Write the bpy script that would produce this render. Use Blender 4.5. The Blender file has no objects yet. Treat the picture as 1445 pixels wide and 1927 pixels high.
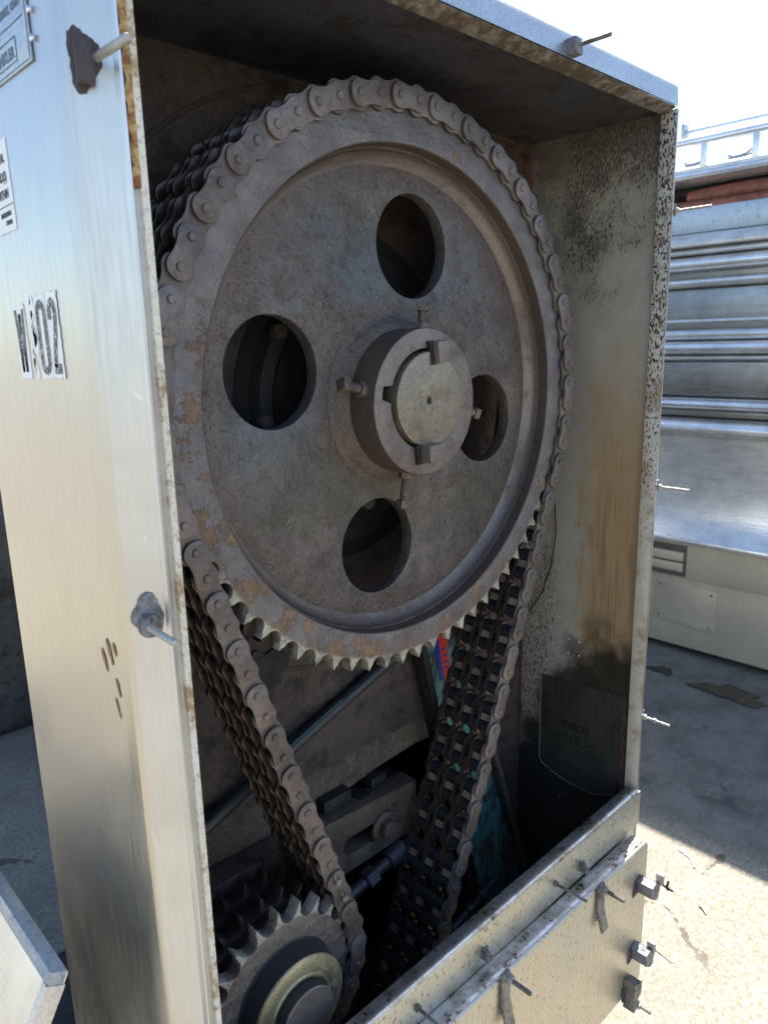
import bpy, bmesh, math, random
from mathutils import Vector, Matrix
random.seed(7)
R_ = math.radians
PI = math.pi
scene = bpy.context.scene
COL = scene.collection

# ------------------------------------------------------------------ camera
cam_d = bpy.data.cameras.new('camera')
cam = bpy.data.objects.new('camera', cam_d)
COL.objects.link(cam)
YAW, PITCH, ROLL = 0.7636, -0.2239, -0.0237
cp, sp, cy_, sy_ = math.cos(PITCH), math.sin(PITCH), math.cos(YAW), math.sin(YAW)
f_ = Vector((sy_*cp, cy_*cp, sp)); r_ = Vector((cy_, -sy_, 0)); u_ = r_.cross(f_)
cr, sr = math.cos(ROLL), math.sin(ROLL)
rr = r_*cr + u_*sr
uu = -r_*sr + u_*cr
M = Matrix((rr, uu, -f_)).transposed().to_4x4()
M.translation = Vector((-0.5527, -0.5236, 0.0587))
cam.matrix_world = M
cam_d.sensor_fit = 'VERTICAL'
cam_d.sensor_height = 24.0
cam_d.lens = 1388.4/1927*24.0
cam_d.clip_start = 0.01
cam_d.clip_end = 500
cam_d.dof.use_dof = True
cam_d.dof.focus_distance = 0.78
cam_d.dof.aperture_fstop = 8.0
scene.camera = cam

# ------------------------------------------------------------------ light
SUN = Vector((0.507, 0.16, 0.84)).normalized()
elev = math.asin(SUN.z)
az = math.atan2(SUN.x, SUN.y)          # clockwise from +Y
world = bpy.data.worlds.new('World')
scene.world = world
world.use_nodes = True
wn = world.node_tree
bg = wn.nodes['Background']
sky = wn.nodes.new('ShaderNodeTexSky')
sky.sky_type = 'NISHITA'
sky.sun_disc = False
sky.sun_elevation = elev
sky.sun_rotation = az
sky.dust_density = 0.7
sky.air_density = 1.0
wn.links.new(sky.outputs[0], bg.inputs[0])
bg.inputs[1].default_value = 0.12
sl = bpy.data.lights.new('sun', 'SUN')
sl.energy = 4.8
sl.angle = R_(0.6)
sl.color = (1.0, 0.93, 0.82)
so = bpy.data.objects.new('sun', sl)
so.rotation_euler = SUN.to_track_quat('Z', 'Y').to_euler()
COL.objects.link(so)
scene.view_settings.view_transform = 'Standard'
scene.view_settings.look = 'None'
scene.view_settings.exposure = 1.38
scene.view_settings.gamma = 1.0
scene.render.engine = 'CYCLES'
try:
    scene.cycles.max_bounces = 8
    scene.cycles.glossy_bounces = 5
    scene.cycles.sample_clamp_indirect = 8.0
except Exception:
    pass

# ------------------------------------------------------------------ object helpers
def tag(o, label=None, cat=None, group=None, kind=None):
    if label: o['label'] = label
    if cat: o['category'] = cat
    if group: o['group'] = group
    if kind: o['kind'] = kind
    return o

def thing(name, loc, label, cat, group=None):
    o = bpy.data.objects.new(name, None)
    o.empty_display_size = 0.05
    COL.objects.link(o)
    o.location = loc
    return tag(o, label, cat, group)

def wloc(o):
    v = Vector((0, 0, 0))
    while o:
        v += Vector(o.location); o = o.parent
    return v

def obj(name, bm, mats, parent=None, bevel=0.0, sharp=32, seg=2, label=None, local=False):
    """links a bmesh (built in world coordinates) as ONE object"""
    bmesh.ops.remove_doubles(bm, verts=bm.verts, dist=1e-6)
    bmesh.ops.recalc_face_normals(bm, faces=bm.faces)
    if bevel > 0:
        ed = [e for e in bm.edges if len(e.link_faces) == 2 and e.calc_face_angle(0) > R_(30)]
        if ed:
            bmesh.ops.bevel(bm, geom=ed, offset=bevel, segments=seg, profile=0.6, affect='EDGES', clamp_overlap=True)
    for f in bm.faces: f.smooth = True
    for e in bm.edges:
        if len(e.link_faces) == 2 and e.calc_face_angle(0) > R_(sharp): e.smooth = False
    if parent is not None and not local:
        bmesh.ops.translate(bm, verts=bm.verts, vec=-wloc(parent))
    me = bpy.data.meshes.new(name)
    bm.to_mesh(me); bm.free()
    if not isinstance(mats, (list, tuple)): mats = [mats]
    for m in mats: me.materials.append(m)
    o = bpy.data.objects.new(name, me)
    COL.objects.link(o)
    if parent is not None: o.parent = parent
    if label: o['label'] = label
    return o

def B(): return bmesh.new()

def add_faces(bm, vs, fs, mi=0):
    bv = [bm.verts.new(v) for v in vs]
    for f in fs:
        try:
            q = bm.faces.new([bv[i] for i in f]); q.material_index = mi
        except ValueError: pass
    return bv

def box(bm, x0, x1, y0, y1, z0, z1, mi=0, M=None):
    vs = [Vector((x, y, z)) for x in (x0, x1) for y in (y0, y1) for z in (z0, z1)]
    if M is not None: vs = [M @ v for v in vs]
    add_faces(bm, vs, [(0,1,3,2),(4,6,7,5),(0,4,5,1),(2,3,7,6),(0,2,6,4),(1,5,7,3)], mi)

def frame_of(d):
    d = d.normalized()
    a = Vector((0,0,1)) if abs(d.z) < .9 else Vector((1,0,0))
    s = d.cross(a).normalized(); t = d.cross(s).normalized()
    return s, t, d

def lathe(bm, origin, axis, prof, n=32, mi=0, cap0=True, cap1=True, a0=0.0):
    """prof: [(distance along axis, radius)]"""
    origin = Vector(origin); s, t, d = frame_of(Vector(axis))
    rings = []
    for h, r in prof:
        rings.append([bm.verts.new(origin + d*h + (s*math.cos(a0+2*PI*k/n) + t*math.sin(a0+2*PI*k/n))*r) for k in range(n)])
    for a, b in zip(rings[:-1], rings[1:]):
        for k in range(n):
            f = bm.faces.new((a[k], a[(k+1)%n], b[(k+1)%n], b[k])); f.material_index = mi
    if cap0:
        f = bm.faces.new(list(reversed(rings[0]))); f.material_index = mi
    if cap1:
        f = bm.faces.new(rings[-1]); f.material_index = mi

def tube(bm, pts, r, n=10, mi=0, cap=True):
    pts = [Vector(p) for p in pts]
    s = None; rings = []
    for i, p in enumerate(pts):
        d = (pts[min(i+1, len(pts)-1)] - pts[max(i-1, 0)]).normalized()
        if s is None: s, t, _ = frame_of(d)
        else:
            s = (s - d*s.dot(d)).normalized(); t = d.cross(s)
        rr_ = r[i] if isinstance(r, (list, tuple)) else r
        rings.append([bm.verts.new(p + (s*math.cos(2*PI*k/n) + t*math.sin(2*PI*k/n))*rr_) for k in range(n)])
    for a, b in zip(rings[:-1], rings[1:]):
        for k in range(n):
            bm.faces.new((a[k], a[(k+1)%n], b[(k+1)%n], b[k])).material_index = mi
    if cap:
        bm.faces.new(list(reversed(rings[0]))).material_index = mi
        bm.faces.new(rings[-1]).material_index = mi

def loft(bm, prof, offs, mi=0, closed=False):
    """sweep a profile (list of Vectors) through a list of offset vectors"""
    rows = [[bm.verts.new(Vector(p)+Vector(o)) for p in prof] for o in offs]
    for a, b in zip(rows[:-1], rows[1:]):
        m = len(prof)
        for k in range(m if closed else m-1):
            bm.faces.new((a[k], a[(k+1)%m], b[(k+1)%m], b[k])).material_index = mi
    if closed:
        bm.faces.new(list(reversed(rows[0]))).material_index = mi
        bm.faces.new(rows[-1]).material_index = mi

DG = None
def flat_shape(loops, thick, bevel=0.0, res=1, mat4=None):
    """2-D outline with holes, extruded: returns a bmesh lying in local XY, z in [0, thick]"""
    cu = bpy.data.curves.new('t', 'CURVE'); cu.dimensions = '2D'; cu.fill_mode = 'BOTH'
    for lp in loops:
        s = cu.splines.new('POLY'); s.points.add(len(lp)-1)
        for i, (x, y) in enumerate(lp): s.points[i].co = (x, y, 0, 1)
        s.use_cyclic_u = True
    cu.extrude = thick/2 - bevel; cu.bevel_depth = bevel; cu.bevel_resolution = res; cu.offset = -bevel
    o = bpy.data.objects.new('t', cu); COL.objects.link(o)
    dg = bpy.context.evaluated_depsgraph_get(); dg.update()
    me = bpy.data.meshes.new_from_object(o.evaluated_get(dg))
    bm = bmesh.new(); bm.from_mesh(me)
    bpy.data.objects.remove(o); bpy.data.curves.remove(cu); bpy.data.meshes.remove(me)
    bmesh.ops.translate(bm, verts=bm.verts, vec=(0, 0, thick/2))
    bmesh.ops.remove_doubles(bm, verts=bm.verts, dist=2e-6)
    if mat4 is not None: bmesh.ops.transform(bm, verts=bm.verts, matrix=mat4)
    return bm

def to_xz(y_front):
    """local (u,v,w in 0..t) -> world (u, y_front + t - w ..)  : front face at y_front looks to -y"""
    return y_front

def plate_xz(loops, y0, y1, bevel=0.0, res=1):
    t = y1-y0
    # (u,v,w)->(u, y1-w, v)
    Mx = Matrix(((1,0,0,0),(0,0,-1,y1),(0,1,0,0),(0,0,0,1)))
    return flat_shape(loops, t, bevel, res, Mx)

def circle(cx, cz, r, n=48, a0=0): return [(cx+r*math.cos(a0+2*PI*k/n), cz+r*math.sin(a0+2*PI*k/n)) for k in range(n)]

def text_bm(body, size, squeeze=1.0, offset=0.0, thick=0.0003, align='LEFT', shear=0):
    cu = bpy.data.curves.new('t', 'FONT'); cu.body = body; cu.size = size; cu.extrude = thick/2
    cu.offset = offset; cu.align_x = align; cu.shear = shear; cu.resolution_u = 4
    o = bpy.data.objects.new('t', cu); COL.objects.link(o)
    dg = bpy.context.evaluated_depsgraph_get(); dg.update()
    me = bpy.data.meshes.new_from_object(o.evaluated_get(dg))
    bm = bmesh.new(); bm.from_mesh(me)
    bpy.data.objects.remove(o); bpy.data.curves.remove(cu); bpy.data.meshes.remove(me)
    for v in bm.verts: v.co.x *= squeeze
    return bm

# ------------------------------------------------------------------ material helpers
class NT:
    def __init__(s, name):
        s.m = bpy.data.materials.new(name); s.m.use_nodes = True
        s.t = s.m.node_tree; s.n = s.t.nodes; s.l = s.t.links
        s.b = s.n['Principled BSDF']
        g = s.n.new('ShaderNodeNewGeometry'); s.pos = g.outputs['Position']; s.nrm = g.outputs['Normal']
        tc = s.n.new('ShaderNodeTexCoord'); s.objc = tc.outputs['Object']
        s._xyz = None
    def _set(s, inp, v):
        if hasattr(v, 'links') or isinstance(v, bpy.types.NodeSocket): s.l.new(v, inp)
        else: inp.default_value = v
    def math(s, op, a, b=None, c=None, clamp=False):
        n = s.n.new('ShaderNodeMath'); n.operation = op; n.use_clamp = clamp
        s._set(n.inputs[0], a)
        if b is not None: s._set(n.inputs[1], b)
        if c is not None: s._set(n.inputs[2], c)
        return n.outputs[0]
    def micro(s, col, sc=330, lo=.66, hi=1.34, vec=None):
        n = s.noise(sc, 4, .7, vec=vec)
        q = s.n.new('ShaderNodeCombineColor')
        v = s.mr(n, .36, .64, lo, hi, False)
        for i in range(3): s.l.new(v, q.inputs[i])
        return s.mix(1.0, col, q.outputs[0], 'MULTIPLY')
    def xyz(s, v=None):
        if v is None:
            if s._xyz is None:
                q = s.n.new('ShaderNodeSeparateXYZ'); s.l.new(s.pos, q.inputs[0]); s._xyz = q.outputs
            return s._xyz
        q = s.n.new('ShaderNodeSeparateXYZ'); s.l.new(v, q.inputs[0]); return q.outputs
    def scale(s, vec, sc, loc=(0,0,0)):
        n = s.n.new('ShaderNodeMapping'); s.l.new(vec, n.inputs[0]); n.inputs['Scale'].default_value = sc; n.inputs['Location'].default_value = loc
        return n.outputs[0]
    def noise(s, sc, det=4, rough=.55, vec=None, st=None, dist=0.0, loc=(0,0,0)):
        v = vec or s.pos
        if st or loc != (0,0,0): v = s.scale(v, st or (1,1,1), loc)
        n = s.n.new('ShaderNodeTexNoise'); s.l.new(v, n.inputs['Vector'])
        n.inputs['Scale'].default_value = sc; n.inputs['Detail'].default_value = det; n.inputs['Roughness'].default_value = rough
        n.inputs['Distortion'].default_value = dist
        return n.outputs['Fac']
    def vor(s, sc, vec=None, st=None, feature='F1', rnd=1.0):
        v = vec or s.pos
        if st: v = s.scale(v, st)
        n = s.n.new('ShaderNodeTexVoronoi'); s.l.new(v, n.inputs['Vector']); n.inputs['Scale'].default_value = sc; n.feature = feature
        n.inputs['Randomness'].default_value = rnd
        return n.outputs['Distance']
    def mr(s, v, a, b, c=0.0, d=1.0, smooth=True):
        n = s.n.new('ShaderNodeMapRange'); n.interpolation_type = 'SMOOTHSTEP' if smooth else 'LINEAR'
        s._set(n.inputs[0], v); n.inputs[1].default_value = a; n.inputs[2].default_value = b
        n.inputs[3].default_value = c; n.inputs[4].default_value = d
        return n.outputs[0]
    def mix(s, f, a, b, mode='MIX'):
        n = s.n.new('ShaderNodeMix'); n.data_type = 'RGBA'; n.blend_type = mode; n.clamp_factor = True
        s._set(n.inputs[0], f)
        for i, v in ((6, a), (7, b)):
            if isinstance(v, bpy.types.NodeSocket): s.l.new(v, n.inputs[i])
            else: n.inputs[i].default_value = (*v, 1) if len(v) == 3 else v
        return n.outputs[2]
    def mul(s, *a):
        r = a[0]
        for x in a[1:]: r = s.math('MULTIPLY', r, x)
        return r
    def add(s, *a):
        r = a[0]
        for x in a[1:]: r = s.math('ADD', r, x)
        return r
    def bump(s, h, dist=0.001, strength=1.0, prev=None):
        n = s.n.new('ShaderNodeBump'); s.l.new(h, n.inputs['Height']); n.inputs['Distance'].default_value = dist
        n.inputs['Strength'].default_value = strength
        if prev is not None: s.l.new(prev, n.inputs['Normal'])
        return n.outputs[0]
    def out(s, col, rough=.5, metal=0.0, normal=None, spec=.5, coat=None, **k):
        b = s.b
        if isinstance(col, bpy.types.NodeSocket): s.l.new(col, b.inputs['Base Color'])
        else: b.inputs['Base Color'].default_value = (*col, 1)
        s._set(b.inputs['Roughness'], rough); s._set(b.inputs['Metallic'], metal)
        b.inputs['Specular IOR Level'].default_value = spec
        if coat: b.inputs['Coat Weight'].default_value = coat; b.inputs['Coat Roughness'].default_value = .25
        if normal is not None: s.l.new(normal, b.inputs['Normal'])
        return s.m

def mat_housing():
    t = NT('brushed_housing_steel')
    x, y, z = t.xyz()
    brush = t.noise(60, 3, .6, st=(9, 9, .35))
    fine = t.noise(400, 2, .6, st=(2, 2, .12))
    blot = t.noise(9, 5, .6)
    blot2 = t.noise(14, 3, .5)
    col = t.mix(t.mr(blot, .35, .65), (.56, .56, .55), (.64, .64, .63))
    # cream tint, stronger on the lower/middle part of the plate
    cream_tint = t.mul(t.mr(z, .12, -.16), t.mr(t.add(blot, t.mul(blot2, .15)), .30, .80, .70, 1.0), t.mr(x, -.3530, -.3550), .85)
    col = t.mix(t.mr(x, -.3530, -.3550, 0, .35), col, (.46, .465, .47))
    col = t.mix(cream_tint, col, (.62, .57, .46))
    col = t.mix(t.mul(t.mr(brush, .35, .75), .10), col, (.36, .37, .37))
    # scratches: long thin light lines & specks
    sc = t.vor(60, st=(1, 1.6, .10), feature='DISTANCE_TO_EDGE')
    scr = t.mul(t.mr(sc, .008, .0, 0, 1), t.mr(t.noise(26, 3), .58, .66))
    spk = t.mul(t.mr(t.vor(120, st=(1, 1, .3)), .12, .05), t.mr(t.noise(12, 2, loc=(3, 1, 2)), .5, .65))
    col = t.mix(t.mul(t.add(scr, spk), .6), col, (.86, .86, .84))
    dk = t.mul(t.mr(t.vor(60, st=(1, 1, .9)), .032, .02), t.mr(t.noise(7, 2, loc=(1, 5, 2)), .50, .62))
    col = t.mix(t.mul(dk, .2), col, (.07, .06, .05))
    rough = t.add(t.mr(blot, .3, .7, .29, .38), t.mr(brush, .3, .7, -.05, .06))
    h = t.add(t.mul(t.noise(3.2, 2), 1.0), t.mul(brush, .010), t.mul(fine, .006))
    nm = t.bump(h, .012, .20)
    return t.out(col, rough, .90, nm)

def mat_dirty_steel(name, base, dirt, amount=.5, sc=60, rough=.42, metal=.8, tint=None, speck=.5):
    t = NT(name)
    a = t.noise(sc, 6, .65); b = t.noise(sc*.15, 4, .6); s = t.noise(sc*6, 3, .7)
    m = t.mr(t.add(t.mul(a, .6), t.mul(b, .6)), .78-amount*.4, .95-amount*.4)
    col = t.mix(t.mr(b, .35, .65), base, tuple(c*.82 for c in base))
    if tint: col = t.mix(t.mr(t.noise(sc*.22, 3, .6, loc=(4, 2, 7)), .5, .7), col, tint)
    col = t.mix(m, col, dirt)
    pk = t.mul(t.mr(t.noise(sc*9, 2, .5), .62, .70), speck)
    col = t.mix(pk, col, tuple(c*.4 for c in dirt))
    col = t.micro(col, 330, .85, 1.15)
    if 'chain' in name or 'inner_plate' in name:
        oi = t.n.new('ShaderNodeObjectInfo')
        q = t.n.new('ShaderNodeCombineColor'); v = t.mr(oi.outputs['Random'], 0, 1, .80, 1.18, False)
        for i in range(3): t.l.new(v, q.inputs[i])
        col = t.mix(1.0, col, q.outputs[0], 'MULTIPLY')
        gz = t.mr(t.noise(14, 4, .7, loc=(3, 8, 2)), .50, .62)
        col = t.mix(t.mul(gz, .45), col, (.055, .042, .038))
    rg = t.mr(m, 0, 1, rough, min(rough+.25, .95))
    nm = t.bump(t.add(t.mul(a, .6), t.mul(s, .35)), .0018, .8)
    mt = t.mr(m, 0, 1, metal, metal*.25)
    return t.out(col, rg, mt, nm)

def mat_edge():
    t = NT('chipped_white_edge')
    x, y, z = t.xyz()
    n = t.noise(120, 6, .75); n2 = t.noise(420, 4, .7); n3 = t.noise(16, 3, .5)
    col = t.mix(t.mr(n3, .35, .65), (.74, .69, .58), (.64, .56, .41))
    rust = t.mr(t.add(t.mul(n, .7), t.mul(n3, .5)), .60, .70)
    col = t.mix(t.mul(rust, .85), col, (.30, .17, .07))
    col = t.mix(t.mul(t.mr(t.noise(600, 4, .7, st=(1, 1, .6)), .56, .62), .7), col, (.34, .22, .11))
    col = t.mix(t.mr(n2, .60, .67), col, (.10, .075, .05))
    return t.out(col, .6, .0, t.bump(n, .0012, .7))

def mat_right_lip():
    t = NT('speckled_door_lip')
    x, y, z = t.xyz()
    n = t.noise(330, 4, .6, st=(1, 1.3, .6)); n3 = t.noise(30, 3)
    up = t.mr(z, -.20, .10)
    col = t.mix(t.mr(n3, .35, .65), (.50, .46, .40), (.42, .38, .31))
    sp_ = t.mr(t.add(n, t.mul(up, .075)), .575, .615)
    col = t.mix(t.mul(sp_, t.mr(z, -.28, -.12)), col, (.035, .026, .022))
    col = t.mix(t.mul(t.mr(n3, .52, .66), .5), col, (.20, .14, .07))
    return t.out(col, .5, .35, t.bump(n, .0010, .6))

def mat_inner_wall():
    t = NT('stained_inner_wall')
    x, y, z = t.xyz()
    st = t.noise(90, 4, .6, st=(1, 4, .12)); n = t.noise(46, 5, .6); sp = t.noise(380, 4, .65, st=(1, 1, .45)); big = t.noise(6, 3, .5)
    zj = t.add(z, t.mr(big, .3, .7, -.05, .05), t.mr(t.noise(22, 4, loc=(2,2,2)), .3, .7, -.03, .03))
    col = t.mix(t.mr(n, .35, .65), (.56, .52, .43), (.47, .44, .37))
    # yellow amber oil varnish in a vertical band
    yb = t.mul(t.mr(t.add(y, t.mr(n, .3, .7, -.012, .012)), .050, .005), t.mr(zj, .12, -.17))
    amb = t.mix(t.mr(st, .36, .62), (.52, .33, .15), (.44, .285, .135))
    col = t.mix(t.mul(yb, .85), col, amb)
    col = t.mix(t.mul(yb, t.mr(st, .50, .62), t.mr(zj, -.10, -.20), .35), col, (.20, .11, .045))
    # black tar speckles: heavy near the top and front, light near the back low down
    m1 = t.mul(t.mr(zj, .10, .25), t.mr(y, .085, .05, .45, 1))
    col = t.mix(t.mul(m1, .5), col, (.17, .135, .11))
    m2 = t.mul(t.mr(y, .0, .10), t.mr(zj, .02, .16), .55)
    m3 = t.mul(t.mr(y, .03, .09), t.mr(zj, -.12, -.25), .80)
    dens = t.math('MAXIMUM', t.math('MAXIMUM', m1, m2), m3)
    spk = t.mr(t.add(t.mul(sp, .8), t.mul(t.noise(110, 5, .7, st=(1, 1.6, .5)), .35), t.mul(dens, .22)), .70, .84)
    col = t.mix(t.mul(spk, .85), col, (.085, .062, .052))
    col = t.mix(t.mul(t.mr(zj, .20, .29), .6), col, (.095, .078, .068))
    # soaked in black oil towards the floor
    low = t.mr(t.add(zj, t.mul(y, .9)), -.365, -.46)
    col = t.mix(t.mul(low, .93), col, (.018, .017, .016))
    nm = t.bump(t.add(t.mul(spk, .7), t.mul(st, .25)), .0008, .6)
    return t.out(col, t.mr(n, .3, .7, .38, .55), .35, nm)

def mat_patch():
    t = NT('dark_patch_sheet')
    st = t.noise(90, 4, .6, st=(1, 4, .12)); n = t.noise(20, 4, .6)
    col = t.mix(t.mr(n, .35, .65), (.075, .07, .058), (.045, .042, .036))
    col = t.mix(t.mul(t.mr(st, .45, .6), .5), col, (.10, .09, .07))
    return t.out(col, .42, .4, t.bump(st, .0006, .3))

def mat_grime(name, c1, c2, c3, rough=.75, sc=40, bumpd=.0025, metal=.1):
    t = NT(name)
    a = t.noise(sc, 7, .7); b = t.noise(sc*.2, 4, .6); g = t.noise(sc*8, 3, .7)
    col = t.mix(t.mr(b, .35, .65), c1, c2)
    col = t.mix(t.mr(a, .48, .64), col, c3)
    col = t.mix(t.mul(t.mr(g, .6, .68), .4), col, tuple(min(1, c*2.2) for c in c3))
    col = t.micro(col, 300, .65, 1.4)
    return t.out(col, t.mr(a, .3, .7, rough-.15, rough+.1), metal, t.bump(t.add(t.mul(a, .6), t.mul(g, .5)), bumpd, .7))

def mat_wheel(web=False):
    t = NT('wheel_web_steel' if web else 'wheel_rim_steel')
    x, y, z = t.xyz()
    r = t.math('SQRT', t.add(t.mul(x, x), t.mul(z, z)))
    big = t.noise(7, 4, .6); mid = t.noise(28, 6, .68); fine = t.noise(260, 4, .7); lump = t.noise(85, 3, .6)
    if web:
        base = t.mix(t.mr(mid, .35, .65), (.118, .092, .080), (.178, .148, .130))
        blue = t.mul(t.mr(t.add(big, t.mul(mid, .35)), .52, .72), t.mr(t.add(z, t.mul(x, -.5)), -.10, .12))
        base = t.mix(t.mul(blue, .62), base, (.132, .158, .165))
        green = t.mul(t.mr(t.noise(9, 4, .6, loc=(5, 5, 1)), .42, .60), t.mr(z, .0, -.10))
        base = t.mix(t.mul(green, .8), base, (.098, .100, .075))
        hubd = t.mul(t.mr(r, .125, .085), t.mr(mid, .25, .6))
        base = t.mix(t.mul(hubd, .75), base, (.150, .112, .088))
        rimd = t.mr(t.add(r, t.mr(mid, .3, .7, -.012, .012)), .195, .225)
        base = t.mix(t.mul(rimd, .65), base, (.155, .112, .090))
        chips = t.mul(t.mr(t.noise(300, 3, .6), .63, .68), t.mr(t.noise(18, 3, loc=(9, 1, 1)), .47, .60))
        base = t.mix(t.mul(chips, .7), base, (.055, .035, .03))
        drk = t.mul(t.mr(t.noise(75, 6, .72), .52, .64), t.mr(t.noise(10, 3, .6, loc=(7, 7, 7)), .42, .6))
        base = t.mix(t.mul(drk, .7), base, (.085, .062, .052))
        flk = t.mul(t.mr(t.vor(95), .085, .055), t.mr(t.noise(13, 2, loc=(1, 9, 4)), .54, .62))
        base = t.mix(t.mul(flk, .8), base, (.42, .31, .18))
        rough = t.mr(mid, .3, .7, .27, .42); metal = .55
        nm = t.bump(t.add(t.mul(lump, .5), t.mul(t.noise(150, 5, .75), .9), t.mul(fine, .35), t.mul(chips, .3)), .0030, .9)
    else:
        base = t.mix(t.mr(mid, .35, .65), (.145, .124, .118), (.190, .168, .160))
        # flaking orange rust on lower-left rim
        ang = t.mr(t.add(t.mul(x, .50), t.mul(z, .86)), .12, -.26)
        rust = t.mr(t.add(t.mul(t.noise(36, 7, .72), 1.0), t.mul(ang, .125)), .630, .675)
        rc = t.mix(t.mr(lump, .35, .65), (.25, .150, .075), (.18, .108, .062))
        base = t.mix(t.mul(rust, .85), base, rc)
        worn = t.mul(t.mr(r, .267, .2725), t.mr(t.noise(70, 4), .30, .55), t.mr(z, -.10, -.17))
        base = t.mix(t.mul(worn, .85), base, (.50, .46, .36))
        rough = t.add(t.mr(rust, 0, 1, .36, .75), t.mr(lump, .3, .7, -.04, .06)); metal = t.mr(rust, 0, 1, .5, .1)
        nm = t.bump(t.add(t.mul(fine, .3), t.mul(t.noise(150, 5, .75), .7), t.mul(lump, .25), t.mul(rust, .25)), .0024, .9)
    base = t.micro(base, 420, .80, 1.22)
    base = t.micro(base, 45, .88, 1.12)
    return t.out(base, rough, metal, nm)

def mat_small_sprocket():
    t = NT('pinion_steel')
    x, y, z = t.xyz()
    dx = t.math('SUBTRACT', x, -.199); dz = t.math('SUBTRACT', z, -.588)
    r = t.math('SQRT', t.add(t.mul(dx, dx), t.mul(dz, dz)))
    mid = t.noise(40, 6, .68); fine = t.noise(300, 4, .7)
    base = t.mix(t.mr(mid, .35, .65), (.16, .125, .108), (.21, .175, .155))
    base = t.mix(t.mul(t.mr(r, .081, .084), t.mr(mid, .25, .5), .8), base, (.46, .42, .36))
    base = t.micro(base, 330, .72, 1.3)
    return t.out(base, t.mr(mid, .3, .7, .42, .6), .4, t.bump(fine, .0016, .8))

def mat_concrete():
    t = NT('yard_concrete')
    x, y, z = t.xyz()
    big = t.noise(1.3, 5, .6); mid = t.noise(9, 6, .7); fine = t.noise(90, 5, .75); peb = t.vor(160); wrm = t.noise(30, 3, .6, dist=1.5)
    col = t.mix(t.mr(mid, .3, .7), (.25, .228, .185), (.36, .335, .275))
    col = t.mix(t.mr(fine, .42, .62), col, (.19, .17, .135))
    col = t.mix(t.mul(t.mr(t.noise(140, 3, .6, loc=(2, 2, 2)), .60, .68), .7), col, (.56, .53, .47))
    col = t.mix(t.mul(t.mr(peb, .16, .08), .5), col, (.14, .12, .10))
    # hairline cracks
    ck = t.vor(2.1, feature='DISTANCE_TO_EDGE', vec=None)
    ckm = t.mul(t.mr(t.add(ck, t.mul(t.math('SUBTRACT', mid, .5), .22)), .005, .001), t.mr(t.noise(1.7, 2, loc=(3, 3, 3)), .48, .56))
    col = t.mix(t.mul(ckm, .8), col, (.07, .06, .05))
    # far machine's shadow on the concrete, painted darker into the colour
    shade_band = t.mr(t.add(x, t.mr(mid, .3, .7, -.06, .06)), 1.10, 1.22)
    col = t.mix(t.mul(shade_band, .75), col, t.mix(t.mr(mid, .35, .65), (.060, .062, .066), (.125, .125, .125)))
    return t.out(col, t.mr(big, .3, .7, .72, .9), 0, t.bump(t.add(t.mul(mid, .5), t.mul(fine, .6)), .004, .7))

def mat_flat(name, col, rough=.5, metal=0., nz=0., sc=80, bd=.0006, dark=.7, coat=None):
    t = NT(name)
    n = t.noise(sc, 5, .65, vec=t.objc)
    c = t.mix(t.mr(n, .35, .68), col, tuple(v*dark for v in col))
    return t.out(c, t.mr(n, .3, .7, max(.04, rough-.07), rough+.07), metal, t.bump(n, bd, .5) if nz >= 0 else None, coat=coat)

def mat_polish(name, col, rough, wav=.3, stretch=(3, .3, 3), metal=1.0):
    t = NT(name)
    n = t.noise(5, 3, .5, st=stretch); b = t.noise(90, 3, .6, st=(3, .08, 3)); s = t.noise(11, 5, .65)
    c = t.mix(t.mr(s, .35, .7), col, tuple(v*.78 for v in col))
    return t.out(c, t.mr(b, .3, .7, rough-.05, rough+.08), metal, t.bump(t.add(n, t.mul(b, .02)), .02, wav))

M_house = mat_housing()
M_edge = mat_edge()
M_lip = mat_right_lip()
M_wall = mat_inner_wall()
M_patch = mat_patch()
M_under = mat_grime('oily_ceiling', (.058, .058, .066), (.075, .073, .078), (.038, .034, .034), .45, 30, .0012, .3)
M_toplip = mat_dirty_steel('browned_steel_lip', (.30, .27, .22), (.09, .060, .035), .75, 90, .55, .4)
M_back = mat_grime('greasy_back_plate', (.060, .043, .037), (.088, .062, .050), (.036, .026, .023), .75, 34, .0030)
M_backlow = mat_grime('blotched_back_plate', (.17, .13, .088), (.11, .082, .060), (.055, .042, .034), .8, 20, .0025)
M_rustplate = mat_grime('rusty_weld_edge', (.11, .055, .035), (.07, .04, .03), (.03, .02, .02), .85, 60, .004)
M_black = mat_grime('sooty_black_iron', (.012, .011, .012), (.018, .016, .015), (.008, .008, .008), .6, 40, .002)
M_beam = mat_grime('oily_dark_beam', (.088, .068, .056), (.12, .094, .077), (.045, .036, .031), .6, 45, .0018, .3)
M_web = mat_wheel(True)
M_rim = mat_wheel(False)
M_fillet = mat_dirty_steel('fillet_steel', (.19, .158, .138), (.125, .090, .070), .5, 60, .38, .6, speck=.35)
M_hub = mat_dirty_steel('hub_steel', (.215, .180, .155), (.135, .100, .080), .55, 70, .42, .45, speck=.35)
M_hubside = mat_dirty_steel('hub_side_steel', (.10, .075, .062), (.06, .042, .034), .6, 60, .5, .3)
M_shaft = mat_dirty_steel('shaft_end_steel', (.30, .255, .195), (.17, .128, .09), .45, 50, .33, .6, tint=(.21, .185, .155))
M_screw = mat_dirty_steel('set_screw_steel', (.22, .18, .15), (.10, .07, .055), .6, 200, .42, .6)
M_link = mat_dirty_steel('chain_plate_steel', (.190, .156, .140), (.115, .085, .072), .5, 110, .36, .5, speck=.25)
M_linkin = mat_flat('inner_plate_steel', (.105, .078, .064), .28, .65, 0, 90, .0003, .5)
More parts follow.
